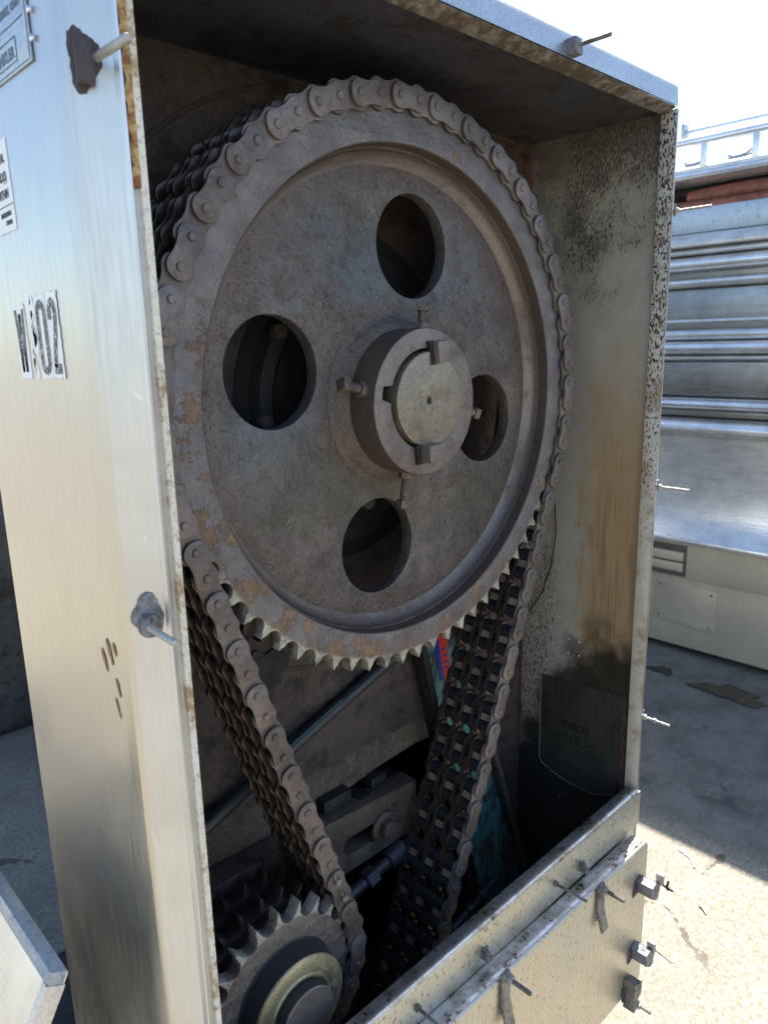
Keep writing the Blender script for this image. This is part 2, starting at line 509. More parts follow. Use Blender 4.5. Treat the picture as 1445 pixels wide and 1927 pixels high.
M_roller = mat_flat('oiled_roller', (.045, .050, .062), .30, .5, 0, 60)
M_saddle = mat_dirty_steel('tan_link_block', (.36, .32, .26), (.16, .12, .09), .5, 140, .45, .5)
M_ring2 = mat_dirty_steel('rear_teeth_steel', (.060, .050, .046), (.032, .026, .023), .6, 80, .36, .6)
M_pinion = mat_small_sprocket()
M_collar = mat_dirty_steel('worn_collar_steel', (.50, .45, .28), (.24, .205, .13), .5, 60, .36, .75)
M_darkhub = mat_dirty_steel('oiled_hub_steel', (.055, .055, .062), (.035, .03, .03), .5, 60, .4, .5)
M_zinc = mat_dirty_steel('zinc_stud', (.50, .49, .46), (.25, .22, .18), .3, 260, .36, .85)
M_zincd = mat_dirty_steel('dirty_zinc_stud', (.28, .265, .24), (.10, .085, .07), .55, 260, .45, .7)
M_weld = mat_dirty_steel('heat_blued_weld', (.26, .265, .29), (.12, .105, .095), .6, 200, .5, .6)
M_tarblock = mat_dirty_steel('tarred_block', (.075, .06, .065), (.035, .028, .03), .6, 120, .6, .25)
M_hose = mat_flat('rubber_hose', (.030, .036, .042), .38, 0, 0, 120)
M_hoseg = mat_flat('green_hose_stripe', (.02, .10, .06), .4)
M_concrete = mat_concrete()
M_pol = mat_polish('polished_far_panel', (.80, .79, .76), .28, .06, metal=.85)
M_pol2 = mat_polish('bright_rolled_steel', (.93, .93, .92), .24, .02, metal=.72)
M_recess = mat_polish('shaded_recess_steel', (.40, .39, .37), .28, .12)
M_tan = mat_dirty_steel('buff_lower_panel', (.68, .62, .49), (.48, .42, .32), .35, 16, .42, .5, speck=.3)
M_white = mat_flat('white_deck_sunlit_ledge', (.80, .80, .78), .5, 0, 0, 20)
M_cop = mat_dirty_steel('red_brown_pipe', (.36, .12, .08), (.16, .07, .05), .5, 30, .5, .1)
M_galv = mat_dirty_steel('galvanised_sheet', (.46, .50, .55), (.33, .36, .39), .5, 14, .38, .8)
M_fascia = mat_dirty_steel('blue_grey_fascia_steel', (.42, .45, .47), (.28, .29, .29), .3, 40, .34, .75, speck=.2)
M_sticker = mat_flat('white_sticker', (.83, .84, .84), .45, 0, 0, 300, .0001, .95)
M_ink = mat_flat('black_ink', (.035, .037, .045), .5, 0, 0, 300)
M_nameplate = mat_dirty_steel('aluminium_nameplate', (.42, .46, .50), (.30, .33, .36), .35, 40, .36, .85, speck=.1)
M_nameink = mat_flat('embossed_letters', (.16, .20, .25), .5, .3)
M_red = mat_flat('red_label', (.72, .035, .02), .4, 0, 0, 80)
M_blue = mat_flat('blue_label', (.02, .045, .28), .4)
M_rivet = mat_flat('bright_rivet', (.75, .74, .72), .2, 1.0)
M_pencil = mat_flat('marker_pen', (.008, .008, .010), .6)
M_stain = mat_flat('brown_varnish_run', (.34, .21, .085), .5, .1, 0, 260, .0003, .5)

def mat_teal():
    t = NT('chipped_teal_paint')
    n = t.noise(34, 7, .72, st=(1.6, 1, .45)); b = t.noise(9, 3)
    c = t.mix(t.mr(n, .46, .52), (.055, .048, .040), (.070, .22, .205))
    c = t.mix(t.mul(t.mr(t.noise(70, 4, .7), .55, .62), .8), c, (.03, .027, .024))
    return t.out(c, .55, .05, t.bump(n, .0015, .6))
M_teal = mat_teal()

def mat_door():
    t = NT('warm_reflecting_cover_steel')
    x, y, z = t.xyz()
    b = t.noise(5, 4, .55); s = t.noise(260, 3, .6, st=(1, 1, .55)); st = t.noise(50, 3, .6, st=(4, 4, .2))
    c = t.mix(t.mr(b, .35, .65), (.57, .525, .42), (.55, .53, .46))  # golden reflection of the sunlit ground is put into the base colour
    c = t.mix(t.mul(t.mr(st, .4, .7), .3), c, (.46, .40, .27))
    c = t.mix(t.mul(t.mr(s, .58, .66), .8), c, (.22, .17, .10))
    c = t.mix(t.mul(t.mr(t.vor(48), .06, .04), t.mr(t.noise(8, 2), .5, .6)), c, (.03, .02, .02))
    h = t.add(t.noise(3, 2), t.mul(s, .01))
    return t.out(c, t.mr(b, .3, .7, .40, .50), .85, t.bump(h, .012, .3))
M_door = mat_door()

def mat_rolled():
    t = NT('oil_specked_rolled_edge')
    b = t.noise(26, 6, .7); s = t.noise(150, 4, .65)
    c = t.mix(t.mr(b, .4, .62), (.56, .58, .60), (.34, .31, .27))
    c = t.mix(t.mr(t.add(t.mul(s, .6), t.mul(b, .5)), .60, .67), c, (.06, .045, .035))
    return t.out(c, t.mr(b, .3, .7, .24, .42), .85, t.bump(s, .0008, .5))
M_rolled = mat_rolled()

# ================================================================== SETTING
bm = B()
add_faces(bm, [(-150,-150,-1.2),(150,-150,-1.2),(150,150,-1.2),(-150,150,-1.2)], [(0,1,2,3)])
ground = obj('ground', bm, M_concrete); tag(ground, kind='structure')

# ================================================================== CHAIN-GUARD HOUSING
H = thing('chain_guard_housing', (0, 0.1, -0.90), 'open stainless steel chain guard box with stencilled 02 decals, standing round the big sprocket', 'machine housing')
ZB = -0.90       # bottom of the housing
YF = -0.080      # front plane
XL, XR, ZT = -0.320, 0.367, 0.322

# left outer side plate + bend + sloped flange (sheet profile extruded along z)
def sheet(bm, prof, z0, z1, nz=1, th=.003, mi=0):
    """prof list of (x,y) open; gives it thickness to the inside (right-hand normal)"""
    n = len(prof); inner = []
    for i in range(n):
        a = Vector(prof[max(i-1, 0)]); b = Vector(prof[min(i+1, n-1)])
        d = (b-a).normalized(); nn = Vector((-d.y, d.x))
        inner.append((prof[i][0]+nn.x*th, prof[i][1]+nn.y*th))
    loop = [Vector((p[0], p[1], 0)) for p in prof] + [Vector((p[0], p[1], 0)) for p in reversed(inner)]
    loft(bm, loop, [(0, 0, z0+(z1-z0)*k/nz) for k in range(nz+1)], mi, closed=True)

def arc2(cx, cy, r, a0, a1, n): return [(cx+r*math.cos(R_(a0+(a1-a0)*k/n)), cy+r*math.sin(R_(a0+(a1-a0)*k/n))) for k in range(n+1)]
bm = B()
prof = [(-.3575, .158), (-.3580, .10), (-.3580, .02), (-.3575, -.045)] + arc2(-.3525, -.0630, .0050, 190, 248, 6)[1:] + [(-.3470, -.0706), (-.3400, -.0742), (-.3330, -.0775)]
sheet(bm, prof, ZB, .345, 6, .0025)
obj('side_panel', bm, M_house, H, label='brushed side panel with rounded front corner, scratches and a cream tint lower down')
# shallow ridge groove beside the flange
bm = B()
prof = [(-.3330, -.0776), (-.3310, -.0800), (-.3290, -.0795), (-.3280, -.0770), (-.3265, -.0765), (-.3240, -.0770)]
sheet(bm, prof, ZB, .332, 1, .0015)
obj('rolled_bead', bm, M_house, H)
bm = B()
box(bm, -.3243, -.3195, -.0810, -.0630, ZB, .3235)
obj('door_lip', bm, M_edge, H, bevel=.0006, label='chipped whitish lip along the left side of the opening')
# rust seam along the top part of left lip
bm = B()
pts = []
zz_ = .318
seg = 40
for s_ in range(seg):
    za = .318 - (.318-.150)*s_/seg; zb = .318 - (.318-.150)*(s_+1)/seg
    w = .0040 + .0014*math.sin(s_*1.7)+random.uniform(-.0006, .0006)
    pts.append((za, w))
vs = []; fs = []
for i, (za, w) in enumerate(pts):
    vs += [(-.3243-w, -.0786, za), (-.3243, -.0812, za), (-.3243, -.0772, za)]
    if i:
        a = 3*(i-1); b = 3*i
        fs += [(a, a+1, b+1, b), (a, b, b+2, a+2), (a+1, a+2, b+2, b+1)]
add_faces(bm, vs, fs)
def mat_rustseam():
    t = NT('rust_seam')
    n = t.noise(110, 6, .7); m = t.noise(30, 3)
    c = t.mix(t.mr(n, .40, .62), (.50, .36, .16), (.22, .085, .03))
    c = t.mix(t.mr(m, .55, .7), c, (.62, .56, .40))
    return t.out(c, .85, 0, t.bump(n, .002, .8))
obj('seam_sealant', bm, mat_rustseam(), H, label='rusty yellow-brown sealant bead on the upper left lip')

# inner side of left wall (hidden, blocks light)
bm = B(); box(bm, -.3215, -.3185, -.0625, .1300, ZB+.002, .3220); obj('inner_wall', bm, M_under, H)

# top: outer sheet, ceiling, sloped fascia and brown lip
bm = B()
prof = [Vector((0, .158, .3500)), Vector((0, -.0720, .3500)), Vector((0, -.0765, .3490)), Vector((0, -.0782, .3465)), Vector((0, -.0796, .3262)),
        Vector((0, -.0776, .3262)), Vector((0, -.0762, .3455)), Vector((0, -.0740, .3475)), Vector((0, -.0720, .3480)), Vector((0, .158, .3480))]
loft(bm, prof, [(-.3400, 0, 0), (.3712, 0, 0)], closed=True)
obj('top_fascia', bm, M_fascia, H)
bm = B()
# brown inward lip (goes back and slightly inwards)
prof = [Vector((0, -.0802, .3240)), Vector((0, -.0640, .3180)), Vector((0, -.0630, .3200)), Vector((0, -.0640, .3260)), Vector((0, -.0775, .3262))]
loft(bm, prof, [(-.3190, 0, 0), (.3660, 0, 0)], closed=True)
obj('top_lip', bm, M_toplip, H, bevel=.0005)
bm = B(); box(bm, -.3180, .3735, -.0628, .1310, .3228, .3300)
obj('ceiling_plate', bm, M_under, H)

# right wall
bm = B(); box(bm, .3712, .3760, -.0625, .1300, ZB+.002, .3226); obj('inner_wall', bm, M_wall, H, label='right inner wall, tar-speckled above and amber-stained below')
bm = B()
prof = [Vector((.3672, -.0804, 0)), Vector((.3632, -.0630, 0)), Vector((.3652, -.0618, 0)), Vector((.3708, -.0630, 0)), Vector((.3708, -.0790, 0))]
loft(bm, prof, [(0, 0, -.583), (0, 0, .3222)], closed=True)
obj('door_lip', bm, M_lip, H, bevel=.0004, label='black-speckled lip along the right side of the opening')
bm = B()
prof = [Vector((.3712, -.0798, 0)), Vector((.3745, -.0796, 0)), Vector((.3850, -.0700, 0)), Vector((.3945, -.0600, 0)), Vector((.3960, -.0560, 0)), Vector((.3965, .158, 0)), Vector((.3935, .158, 0)), Vector((.3930, -.0555, 0)), Vector((.3712, -.0750, 0))]
loft(bm, prof, [(0, 0, ZB), (0, 0, .3240)], closed=True)
obj('side_panel', bm, M_house, H)

# back plate with ring seam, lower opening and dark lower compartment
bm = plate_xz([[(-.318, -.455), (-.318, .3226), (.3708, .3226), (.3708, -.898), (.225, -.898), (.215, -.655), (.18, -.52), (.14, -.455)]], .1302, .1340)
obj('back_plate', bm, M_back, H, label='greasy dark brown back plate')
bm = B()
ring = [(0, .316), (.0016, .3166), (.0022, .318), (.0016, .3194), (0, .320)]
lathe(bm, (0, .1300, 0), (0, -1, 0), [(-.0003, .3150), (.0016, .3166), (.0022, .318), (.0016, .3194), (-.0003, .3210)], 128, cap0=False, cap1=False)
# keep only what lies inside the housing
bmesh.ops.delete(bm, geom=[v for v in bm.verts if v.co.x < -.3175 or v.co.z > .3215], context='VERTS')
obj('weld_seam', bm, M_back, H)
bm = B()
for (ax, az_, bx_, bz_) in ((.12, .3225, .371, .3225), (.3700, .3225, .3700, -.60)):
    n = 70; prev = None; pts = []; rad = []
    for k in range(n+1):
        q = k/n
        if random.random() < .0: continue
        pts.append((ax+(bx_-ax)*q+random.uniform(-.0015, .0015), .1290+random.uniform(-.001, .001), az_+(bz_-az_)*q+random.uniform(-.0015, .0015)-.001))
        rad.append(random.uniform(.0018, .0042))
    tube(bm, pts, rad, 7)
obj('weld_bead', bm, M_rustplate, H, label='lumpy rusty weld in the upper back corner')
bm = B()
for k in range(12):
    pass
box(bm, .20, .3705, .1275, .1300, .10, .3222)
obj('rusty_corner_plate', bm, M_rustplate, H, bevel=.001)
# lower blotched plate (machine frame seen between the chain runs)
bm = plate_xz([[(-.330, -.70), (-.330, -.28), (.20, -.28), (.20, -.50), (.13, -.493), (.05, -.498), (-.05, -.512), (-.12, -.545), (-.20, -.70)]], .1346, .1400)
obj('lower_back_plate', bm, M_backlow, H, label='blotched brown lower back plate')
bm = B(); box(bm, -.285, .3925, .40, .405, ZB, .0); box(bm, -.285, .3925, .1342, .40, ZB, ZB+.004)
box(bm, -.3200, -.2850, .142, .150, ZB, .0); box(bm, -.2850, -.2820, .1500, .40, ZB, .0); box(bm, .3800, .3835, .1345, .40, ZB, .0); box(bm, -.3200, .3925, .1410, .40, -.002, .002)
obj('rear_compartment', bm, M_black, H)
bm = B(); box(bm, -.3180, .3710, -.0610, .1340, ZB+.004, ZB+.008); obj('floor_plate', bm, M_black, H)

# blotch of tar around oily hole in the back plate (left, under the wheel)
bm = B()
pts = []
for k in range(36):
    a = 2*PI*k/36; r = .026*(1+.18*math.sin(3*a+.6)+.10*math.sin(7*a))
    pts.append((-.118+r*1.0*math.cos(a), -.300+r*1.15*math.sin(a)))
bm = plate_xz([pts], .1272, .1301)
obj('tar_patch', bm, M_black, H)

# right wall dark patch sheet + writing, rivets
bm = B()
pp = [(.089, -.456), (.055, -.4535), (.02, -.4500), (-.01, -.4485), (-.055, -.446), (-.058, -.462), (-.047, -.607), (-.01, -.622), (.03, -.622), (.06, -.617), (.086, -.606), (.0895, -.590)]
v = [(.3709, a, b) for a, b in pp]+[(.3699, a, b) for a, b in pp]
n = len(pp)
add_faces(bm, v, [tuple(range(n)), tuple(range(2*n-1, n-1, -1))]+[(i, (i+1) % n, n+(i+1) % n, n+i) for i in range(n)])
patch = obj('patch_sheet', bm, M_patch, H, label='dark rectangular patch sheet with pencilled writing')
bm = B()
tube(bm, [(.3700, a, b) for a, b in ((.0895, -.456), (.090, -.53), (.0895, -.600), (.085, -.609), (.06, -.619), (.03, -.624), (-.01, -.624), (-.045, -.610))], .0011, 6)
obj('patch_edge', bm, M_zincd, patch)
bm = B(); box(bm, .3694, .3706, -.0575, -.0500, -.600, -.452); obj('patch_dark_strip', bm, M_rustplate, patch)  # dark strip along the front end of the patch sheet

def wall_text(body, size, y, z, squeeze=.9, off=.0002):
    b = text_bm(body, size, squeeze, off, .0003)
    # local +x -> -y (reads from back to front as seen from -x side), local y -> z
    Mx = Matrix(((0, 0, -1, .3695), (-1, 0, 0, y), (0, 1, 0, z), (0, 0, 0, 1)))
    bmesh.ops.transform(b, verts=b.verts, matrix=Mx)
    return b
def join(*bms):
    o = bms[0]
    for b in bms[1:]:
        me = bpy.data.meshes.new('j'); b.to_mesh(me); b.free(); o.from_mesh(me); bpy.data.meshes.remove(me)
    return o
tb = join(wall_text('INSIDE', .017, .052, -.531, 1.0), wall_text('11.5', .017, .044, -.553), wall_text('13', .014, .083, -.520))
tube(tb, [(.3695, .047, -.548), (.3695, .060, -.546)], .0005, 5); tube(tb, [(.3695, .056, -.543), (.3695, .061, -.546), (.3695, .056, -.550)], .0005, 5)
tube(tb, [(.3695, .010, -.549), (.3695, -.008, -.548)], .0005, 5); tube(tb, [(.3695, -.003, -.544), (.3695, -.009, -.548), (.3695, -.003, -.553)], .0005, 5)
tube(tb, [(.3695, .078, -.530), (.3695, .078, -.560)], .0005, 5)
obj('handwriting', tb, M_pencil, patch)
for (a, b) in ((.044, -.385), (.026, -.384), (.044, -.407), (.025, -.406)):
    bm = B(); lathe(bm, (.3712, a, b), (-1, 0, 0), [(0, .0019), (.0009, .0017), (.0015, .0009)], 10); obj('rivet', bm, M_rivet, H)
for (a, b) in ((.105, -.455), (.095, -.56), (.070, -.66), (.05, -.655), (.083, -.60)):
    bm = B(); lathe(bm, (.3712, a, b), (-1, 0, 0), [(0, .0015), (.0007, .0013), (.0011, .0006)], 8); obj('rivet', bm, M_zincd, H)
# thin bent wire hanging on the right wall behind the chain
bm = B()
tube(bm, [(.362, .080, -.120), (.3640, .070, -.172), (.3650, .067, -.220), (.3650, .073, -.272), (.3640, .088, -.318), (.3630, .108, -.352), (.360, .124, -.366)], .0011, 6)
wire = obj('bent_wire', bm, M_black); tag(wire, 'thin dark bent wire against the right inner wall behind the chain', 'wire')

# bottom frame: inner lip, rolled bright edge, fascia
bm = B()
prof = [Vector((0, -.0630, -.5860)), Vector((0, -.0650, -.5835)), Vector((0, -.0780, -.5805)), Vector((0, -.0815, -.5815)), Vector((0, -.0832, -.5840)), Vector((0, -.0836, -.5870)),
        Vector((0, -.0815, -.5870)), Vector((0, -.0640, -.5890))]
loft(bm, prof, [(-.3190+.6855*k/8, 0, 0) for k in range(9)], closed=True)
obj('bottom_lip', bm, M_rolled, H, label='rolled bottom edge of the opening, black oil specks on blue-grey steel')
bm = B(); box(bm, -.3185, .3745, -.0830, -.0790, -.6400, -.5872)
obj('bottom_fascia', bm, M_door, H, bevel=.0008)
bm = B(); box(bm, -.3185, .3745, -.0790, -.0760, ZB, -.6395); obj('lower_front_panel', bm, M_house, H)

# name plate, stickers, decals on the left side panel (x = -.3580 .. faces -x)
def on_side(bm_, y, z, x=-.3582, rot=0.0):
    """local x -> -y, local y -> z, local z -> -x ; origin at (y, z)"""
    c, s = math.cos(rot), math.sin(rot)
    Mx = Matrix(((0, 0, -1, x), (-1, 0, 0, y), (0, 1, 0, z), (0, 0, 0, 1))) @ Matrix.Rotation(rot, 4, 'Z')
    bmesh.ops.transform(bm_, verts=bm_.verts, matrix=Mx)
    return bm_
npl = flat_shape([[(-.12, -.0), (0, 0), (.0, .085), (-.12, .085)]], .0012, .0002)
npo = obj('nameplate', on_side(npl, -.0250, .2300, -.3581, 0), M_nameplate, H, label='aluminium nameplate with engraved maker lettering')
L_ = []
for body, size, x_, y_, al in (('MIXER', .0115, -.008, .0560, 'RIGHT'), ('DIVISION', .0115, -.006, .0440, 'RIGHT'), ('SIDNEY, OHIO', .0065, -.008, .0330, 'RIGHT'), ('WINKLER', .0095, -.026, .0085, 'RIGHT')):
    b = text_bm(body, size, .95, .0002, .0003, al); bmesh.ops.translate(b, verts=b.verts, vec=(x_, y_, 0)); L_.append(b)
for (x0, x1, y0, y1) in ((-.10, -.006, .0260, .0266), (-.09, -.022, .0055, .0060), (-.09, -.022, .0190, .0195), (-.0225, -.0220, .0060, .0190), (-.118, -.0015, .0015, .0019), (-.0019, -.0015, .002, .083)):
    b = B(); box(b, x0, x1, y0, y1, -.00015, .00015); L_.append(b)
obj('engraved_lettering', on_side(join(*L_), -.0250, .2300, -.3595), M_nameink, npo)
for (a, b_) in ((-.0290, .2380), (-.0290, .3000)):
    b = B(); lathe(b, (-.3590, a, b_+.003), (-1, 0, 0), [(0, .0022), (.0008, .002), (.0014, .001)], 12); obj('rivet', b, M_rivet, npo)
b = B(); lathe(b, (-.3590, -.0295, .2560), (-1, 0, 0), [(0, .0022), (.0010, .002), (.0016, .001)], 12); obj('rivet', b, M_rivet, npo)

def ragged(x0, x1, y0, y1, step=.002, j=.0005, sides='BR'):
    pts = []
    def edge(ax, ay, bx, by, on):
        n = max(2, int(math.hypot(bx-ax, by-ay)/step))
        for k in range(n):
            q = k/n; jj = j if on else 0
            pts.append((ax+(bx-ax)*q+random.uniform(-jj, jj), ay+(by-ay)*q+random.uniform(-jj, jj)))
    edge(x0, y0, x1, y0, 'B' in sides); edge(x1, y0, x1, y1, 'R' in sides); edge(x1, y1, x0, y1, 'T' in sides); edge(x0, y1, x0, y0, 'L' in sides)
    return pts
# torn safety sticker, its right end showing
st_ = flat_shape([ragged(-.09, 0, 0, .058)], .0004)
sto = obj('torn_sticker', on_side(st_, .0370, .1420, -.3581, R_(2)), M_sticker, H, label='torn white safety sticker with black lettering')
L_ = []
for body, size, y_ in (('REMOVAL', .0085, .0440), ('GUARD(S)', .0085, .0325), ('PARTS WITHIN', .0085, .0215), ('ENGINEERING', .0045, .0100), ('CANADA', .0042, .0045)):
    b = text_bm(body, size, .72, .0001, .0002, 'RIGHT'); bmesh.ops.translate(b, verts=b.verts, vec=(-.006, y_, 0)); L_.append(b)
b = B(); box(b, -.09, -.001, .0165, .0170, -.0001, .0001); L_.append(b)
obj('sticker_lettering', on_side(join(*L_), .0370, .1420, -.3587, R_(2)), M_ink, sto)

# big decals: (W) and 0 2, white backing pieces with narrow black characters
def stroke(pts, w, closed=False):
    b = B(); n = len(pts); lo = []; hi = []
    for i in range(n):
        a = Vector(pts[(i-1) % n] if closed else pts[max(i-1, 0)]); c = Vector(pts[(i+1) % n] if closed else pts[min(i+1, n-1)])
        d = (c-a).normalized(); nn = Vector((-d.y, d.x)); p = Vector(pts[i])
        lo.append(p-nn*w/2); hi.append(p+nn*w/2)
    vs = [(*p, 0) for p in lo]+[(*p, 0) for p in hi]
    rng = range(n if closed else n-1)
    add_faces(b, vs, [(i, (i+1) % n, n+(i+1) % n, n+i) for i in rng])
    return b
def oval(cx, cy, rx, ry, n=28):
    out = []
    for k in range(n):
        a = 2*PI*k/n; c, s = math.cos(a), math.sin(a)
        out.append((cx+rx*c, cy+(ry-rx)*(1 if s > 0.01 else (-1 if s < -.01 else 0))+rx*s))
    return out
def mat_worn_ink():
    t = NT('worn_black_vinyl')
    n = t.noise(260, 4, .7); ck = t.vor(230, feature='DISTANCE_TO_EDGE')
    c = t.mix(t.mr(n, .58, .64), (.035, .038, .048), (.70, .71, .71))
    c = t.mix(t.mr(ck, .05, .02), c, (.5, .5, .5))
    return t.out(c, .5)
M_worn = mat_worn_ink()
def decal(y, z, w, h, strokes, sides, rot, lab):
    o = obj('number_decal', on_side(flat_shape([ragged(0, w, 0, h, .0018, .0006, sides)], .0004), y, z, -.3581, rot), M_sticker, H, label=lab)
    b = join(*strokes)
    obj('numeral', on_side(b, y, z, -.3588, rot), M_worn, o)
hh = .0565
two = [(.0045, .0385), (.0045, .0440), (.0060, .0482), (.0092, .0500), (.0124, .0482), (.0138, .0440), (.0136, .0380), (.0118, .0300), (.0092, .0215), (.0070, .0140), (.0062, .0075)]
decal(.0010, .0410, .0190, hh, [stroke(two, .0058), stroke([(.0036, .0062), (.0158, .0062)], .0068)], 'RBT', R_(1), 'white decal with a worn black numeral 2')
decal(.0225, .0405, .0205, hh, [stroke(oval(.0105, .0275, .0062, .0225), .0056, True)], 'BT', R_(1), 'white decal with a worn black numeral 0')
decal(.0640, .0395, .0210, hh*.93, [stroke([(.003, .049), (.0065, .005)], .0042), stroke([(.0065, .005), (.0100, .046)], .0036), stroke([(.0110, .046), (.0135, .005)], .0042), stroke([(.0135, .005), (.0175, .049)], .0036)], 'LRTB', R_(1), 'peeling white decal with a worn black letter W')
# scraps of torn white backing between the letters
for k in range(11):
    yy = .0425-.0005*k+random.uniform(-.006, .004); zc = .045+.0048*k; s = random.uniform(.0022, .0062)
    pts = [(s*random.uniform(.5, 1)*math.cos(a)*.9, s*random.uniform(.6, 1.3)*math.sin(a)*1.3) for a in [2*PI*q/11 for q in range(11)]]
    sc_ = flat_shape([pts], .0003)
    obj('sticker_scrap', on_side(sc_, yy-.008, zc, -.35805), M_sticker, H)
# brown varnish runs near the lower stud
for (y, z, l, w) in ((-.0480, -.1480, .020, .0045), (-.0380, -.1570, .018, .0036), (-.0560, -.1730, .014, .0034), (-.0565, -.1440, .010, .0036), (-.0520, -.1900, .016, .0022)):
    pts = []
    for k in range(20):
        a = 2*PI*k/20; pts.append((w/2*math.cos(a)*(1+.2*math.sin(3*a)), l/2*math.sin(a)))
    s_ = flat_shape([pts], .0003)
    xx = -.3581 if y > -.045 else -.3579
    obj('varnish_run', on_side(s_, y+.010, z, xx, R_(20)), M_stain, H)

# ------------------------------------------------------------------ studs
def stud_bm(base, tip, r=.0025, pitch=.0016, mi=0, n=10, bm=None):
    bm = bm or B(); base = Vector(base); tip = Vector(tip); L = (tip-base).length
    prof = [(0, r)]; k = int(L/pitch)
    for i in range(k):
        prof += [(pitch*(i+.25), r), (pitch*(i+.75), r*.84)]
    prof += [(L-.0003, r*.9), (L, r*.75)]
    lathe(bm, base, tip-base, prof, n, mi); return bm
def hexnut(base, d, r=.0048, h=.0042, mi=0, bm=None, n=6, a0=0.2):
    bm = bm or B(); lathe(bm, base, d, [(0, r*.93), (h*.12, r), (h*.88, r), (h, r*.93)], n, mi, a0=a0); return bm
# upper left: tarred block with smooth pin
def lumpy_disc(c, nrm, r, h=.0015, jit=.25, sq=1.0, n=26):
    """weld scorch: low irregular mound"""
    bm = B(); c = Vector(c); s, t, d = frame_of(Vector(nrm))
    ph = random.random()*6
    rings = []
    for q, hh_ in ((1.0, -.0002), (.8, h*.5), (.5, h), (.2, h*.9)):
        rings.append([bm.verts.new(c+d*(hh_+random.uniform(-.3, .3)*h*.5)+(s*math.cos(2*PI*k/n)*sq+t*math.sin(2*PI*k/n))*r*q*(1+jit*math.sin(3*2*PI*k/n+ph)*.5+random.uniform(-jit, jit)*.12)) for k in range(n)])
    for a, b in zip(rings[:-1], rings[1:]):
        for k in range(n): bm.faces.new((a[k], a[(k+1) % n], b[(k+1) % n], b[k]))
    bm.faces.new(rings[-1]); return bm
fn = Vector((-.42, -.907, 0)).normalized()      # flange normal (left)
c0 = Vector((-.3480, -.0715, .2190))
o_ = obj('clip_block', lumpy_disc(c0+Vector((0, .0008, .002)), fn, .0165, .0010, .35, .55, 40), M_tarblock, H, label='block coated in dark tar on the upper left flange')
Mb = Matrix.Translation(c0) @ Matrix.Rotation(R_(-22), 4, 'Z')
b = B(); box(b, -.0050, .0052, -.0080, .002, -.0120, .0110, M=Mb); obj('block_core', b, M_tarblock, o_, bevel=.0016)
b = B(); lathe(b, (-.3440, -.0800, .2205), (0.02, -1, .0), [(0, .0026), (.036, .0026), (.0375, .0018)], 14); obj('locating_pin', b, M_zinc, o_)
# lower left: weld scorch, small bracket, stud
c1 = Vector((-.3440, -.0742, -.1140))
o_ = obj('stud_bracket', lumpy_disc(c1, fn, .0125, .0006, .3, .8, 40), M_weld, H, label='heat-blued weld and bent bracket on the lower left flange')
b = B(); lathe(b, c1+fn*.001+Vector((0.001, 0, -.0085)), fn, [(0, .0085), (.0022, .0083), (.0026, .0078)], 24); obj('washer', b, M_zincd, o_, bevel=.0003)
b = B()
Mb = Matrix.Translation(c1+Vector((-.0040, -.0040, -.006))) @ Matrix.Rotation(R_(-22), 4, 'Z')
box(b, -.0028, .0028, -.0060, .003, -.0065, .0065, M=Mb); obj('bracket', b, M_weld, o_, bevel=.0012)
b = stud_bm((-.3480, -.0790, -.1205), (-.3485, -.1190, -.1215), .0024); obj('stud', b, M_zinc, o_)
# top fascia block and stud
b = B(); Mb = Matrix.Translation((.1375, -.0835, .3345)) @ Matrix.Rotation(R_(-4), 4, 'X')
box(b, -.0065, .0065, -.006, .006, -.0075, .0075, M=Mb); o_ = obj('clip_block', b, M_weld, H, bevel=.0012, label='small square block on the top fascia')
b = stud_bm((.1430, -.0790, .3372), (.1430, -.1200, .3372), .0022); hexnut((.1430, -.0825, .3372), (0, -1, 0), bm=b); obj('stud', b, M_zincd, o_)
# right studs
for (x, z, l, w) in ((.3805, .2100, .044, 0), (.3800, -.1355, .041, 0), (.3765, -.4700, .038, 1)):
    b = B(); box(b, x-.0035, x+.0035, -.079, -.071, z-.006, z+.009); o_ = obj('clip_block', b, M_zincd, H, bevel=.001)
    b = stud_bm((x, -.0790, z), (x, -.080-l, z), .0019); hexnut((x, -.0800, z), (0, -1, 0), .0040, .0035, bm=b)
    if w: hexnut((x, -.0950, z), (0, -1, 0), .0034, .003, bm=b)
    obj('stud', b, M_zinc, o_)
# studs on the bottom fascia
for (x, z, l) in ((.1530, -.6125, .046), (-.1010, -.6110, .030)):
    b = stud_bm((x, -.0820, z), (x, -.083-l, z), .0020); hexnut((x, -.0832, z), (0, -1, 0), .0042, .0035, bm=b); obj('stud', b, M_zincd, H)
for (x, z) in ((.2165, -.6210), (.0120, -.6185)):
    o_ = obj('clip_hook', lumpy_disc((x, -.0828, z-.002), (0, -1, 0), .0085, .002, .3), M_weld, H)
    b = B(); box(b, x-.006, x+.004, -.0930, -.0825, z-.0070, z-.0030); box(b, x-.006, x-.003, -.0930, -.0825, z-.0030, z+.008); obj('hook', b, M_weld, o_, bevel=.0008)
# little bolt sticking out behind the lower right corner
b = B(); lathe(b, (.3960, -.05, -.628), (1, -.2, -.25), [(0, .0026), (.010, .0026), (.011, .0042), (.014, .0042)], 8); obj('bolt', b, M_black, H)
# perforated bracket standing on top of the housing
lp = [[(0, 0), (.055, 0), (.035, .052), (-.02, .052)]]
for (a, b_) in ((.012, .012), (.024, .012), (.036, .012), (.012, .024), (.024, .024), (.036, .024), (.012, .036), (.024, .036)): lp.append(circle(a, b_, .0012, 8))
bp_ = plate_xz([[(a+.185, b_+.3480) for a, b_ in l] for l in lp], .060, .063)
pb = obj('perforated_bracket', bp_, M_galv); tag(pb, 'small perforated grey bracket standing on top of the chain guard', 'bracket')

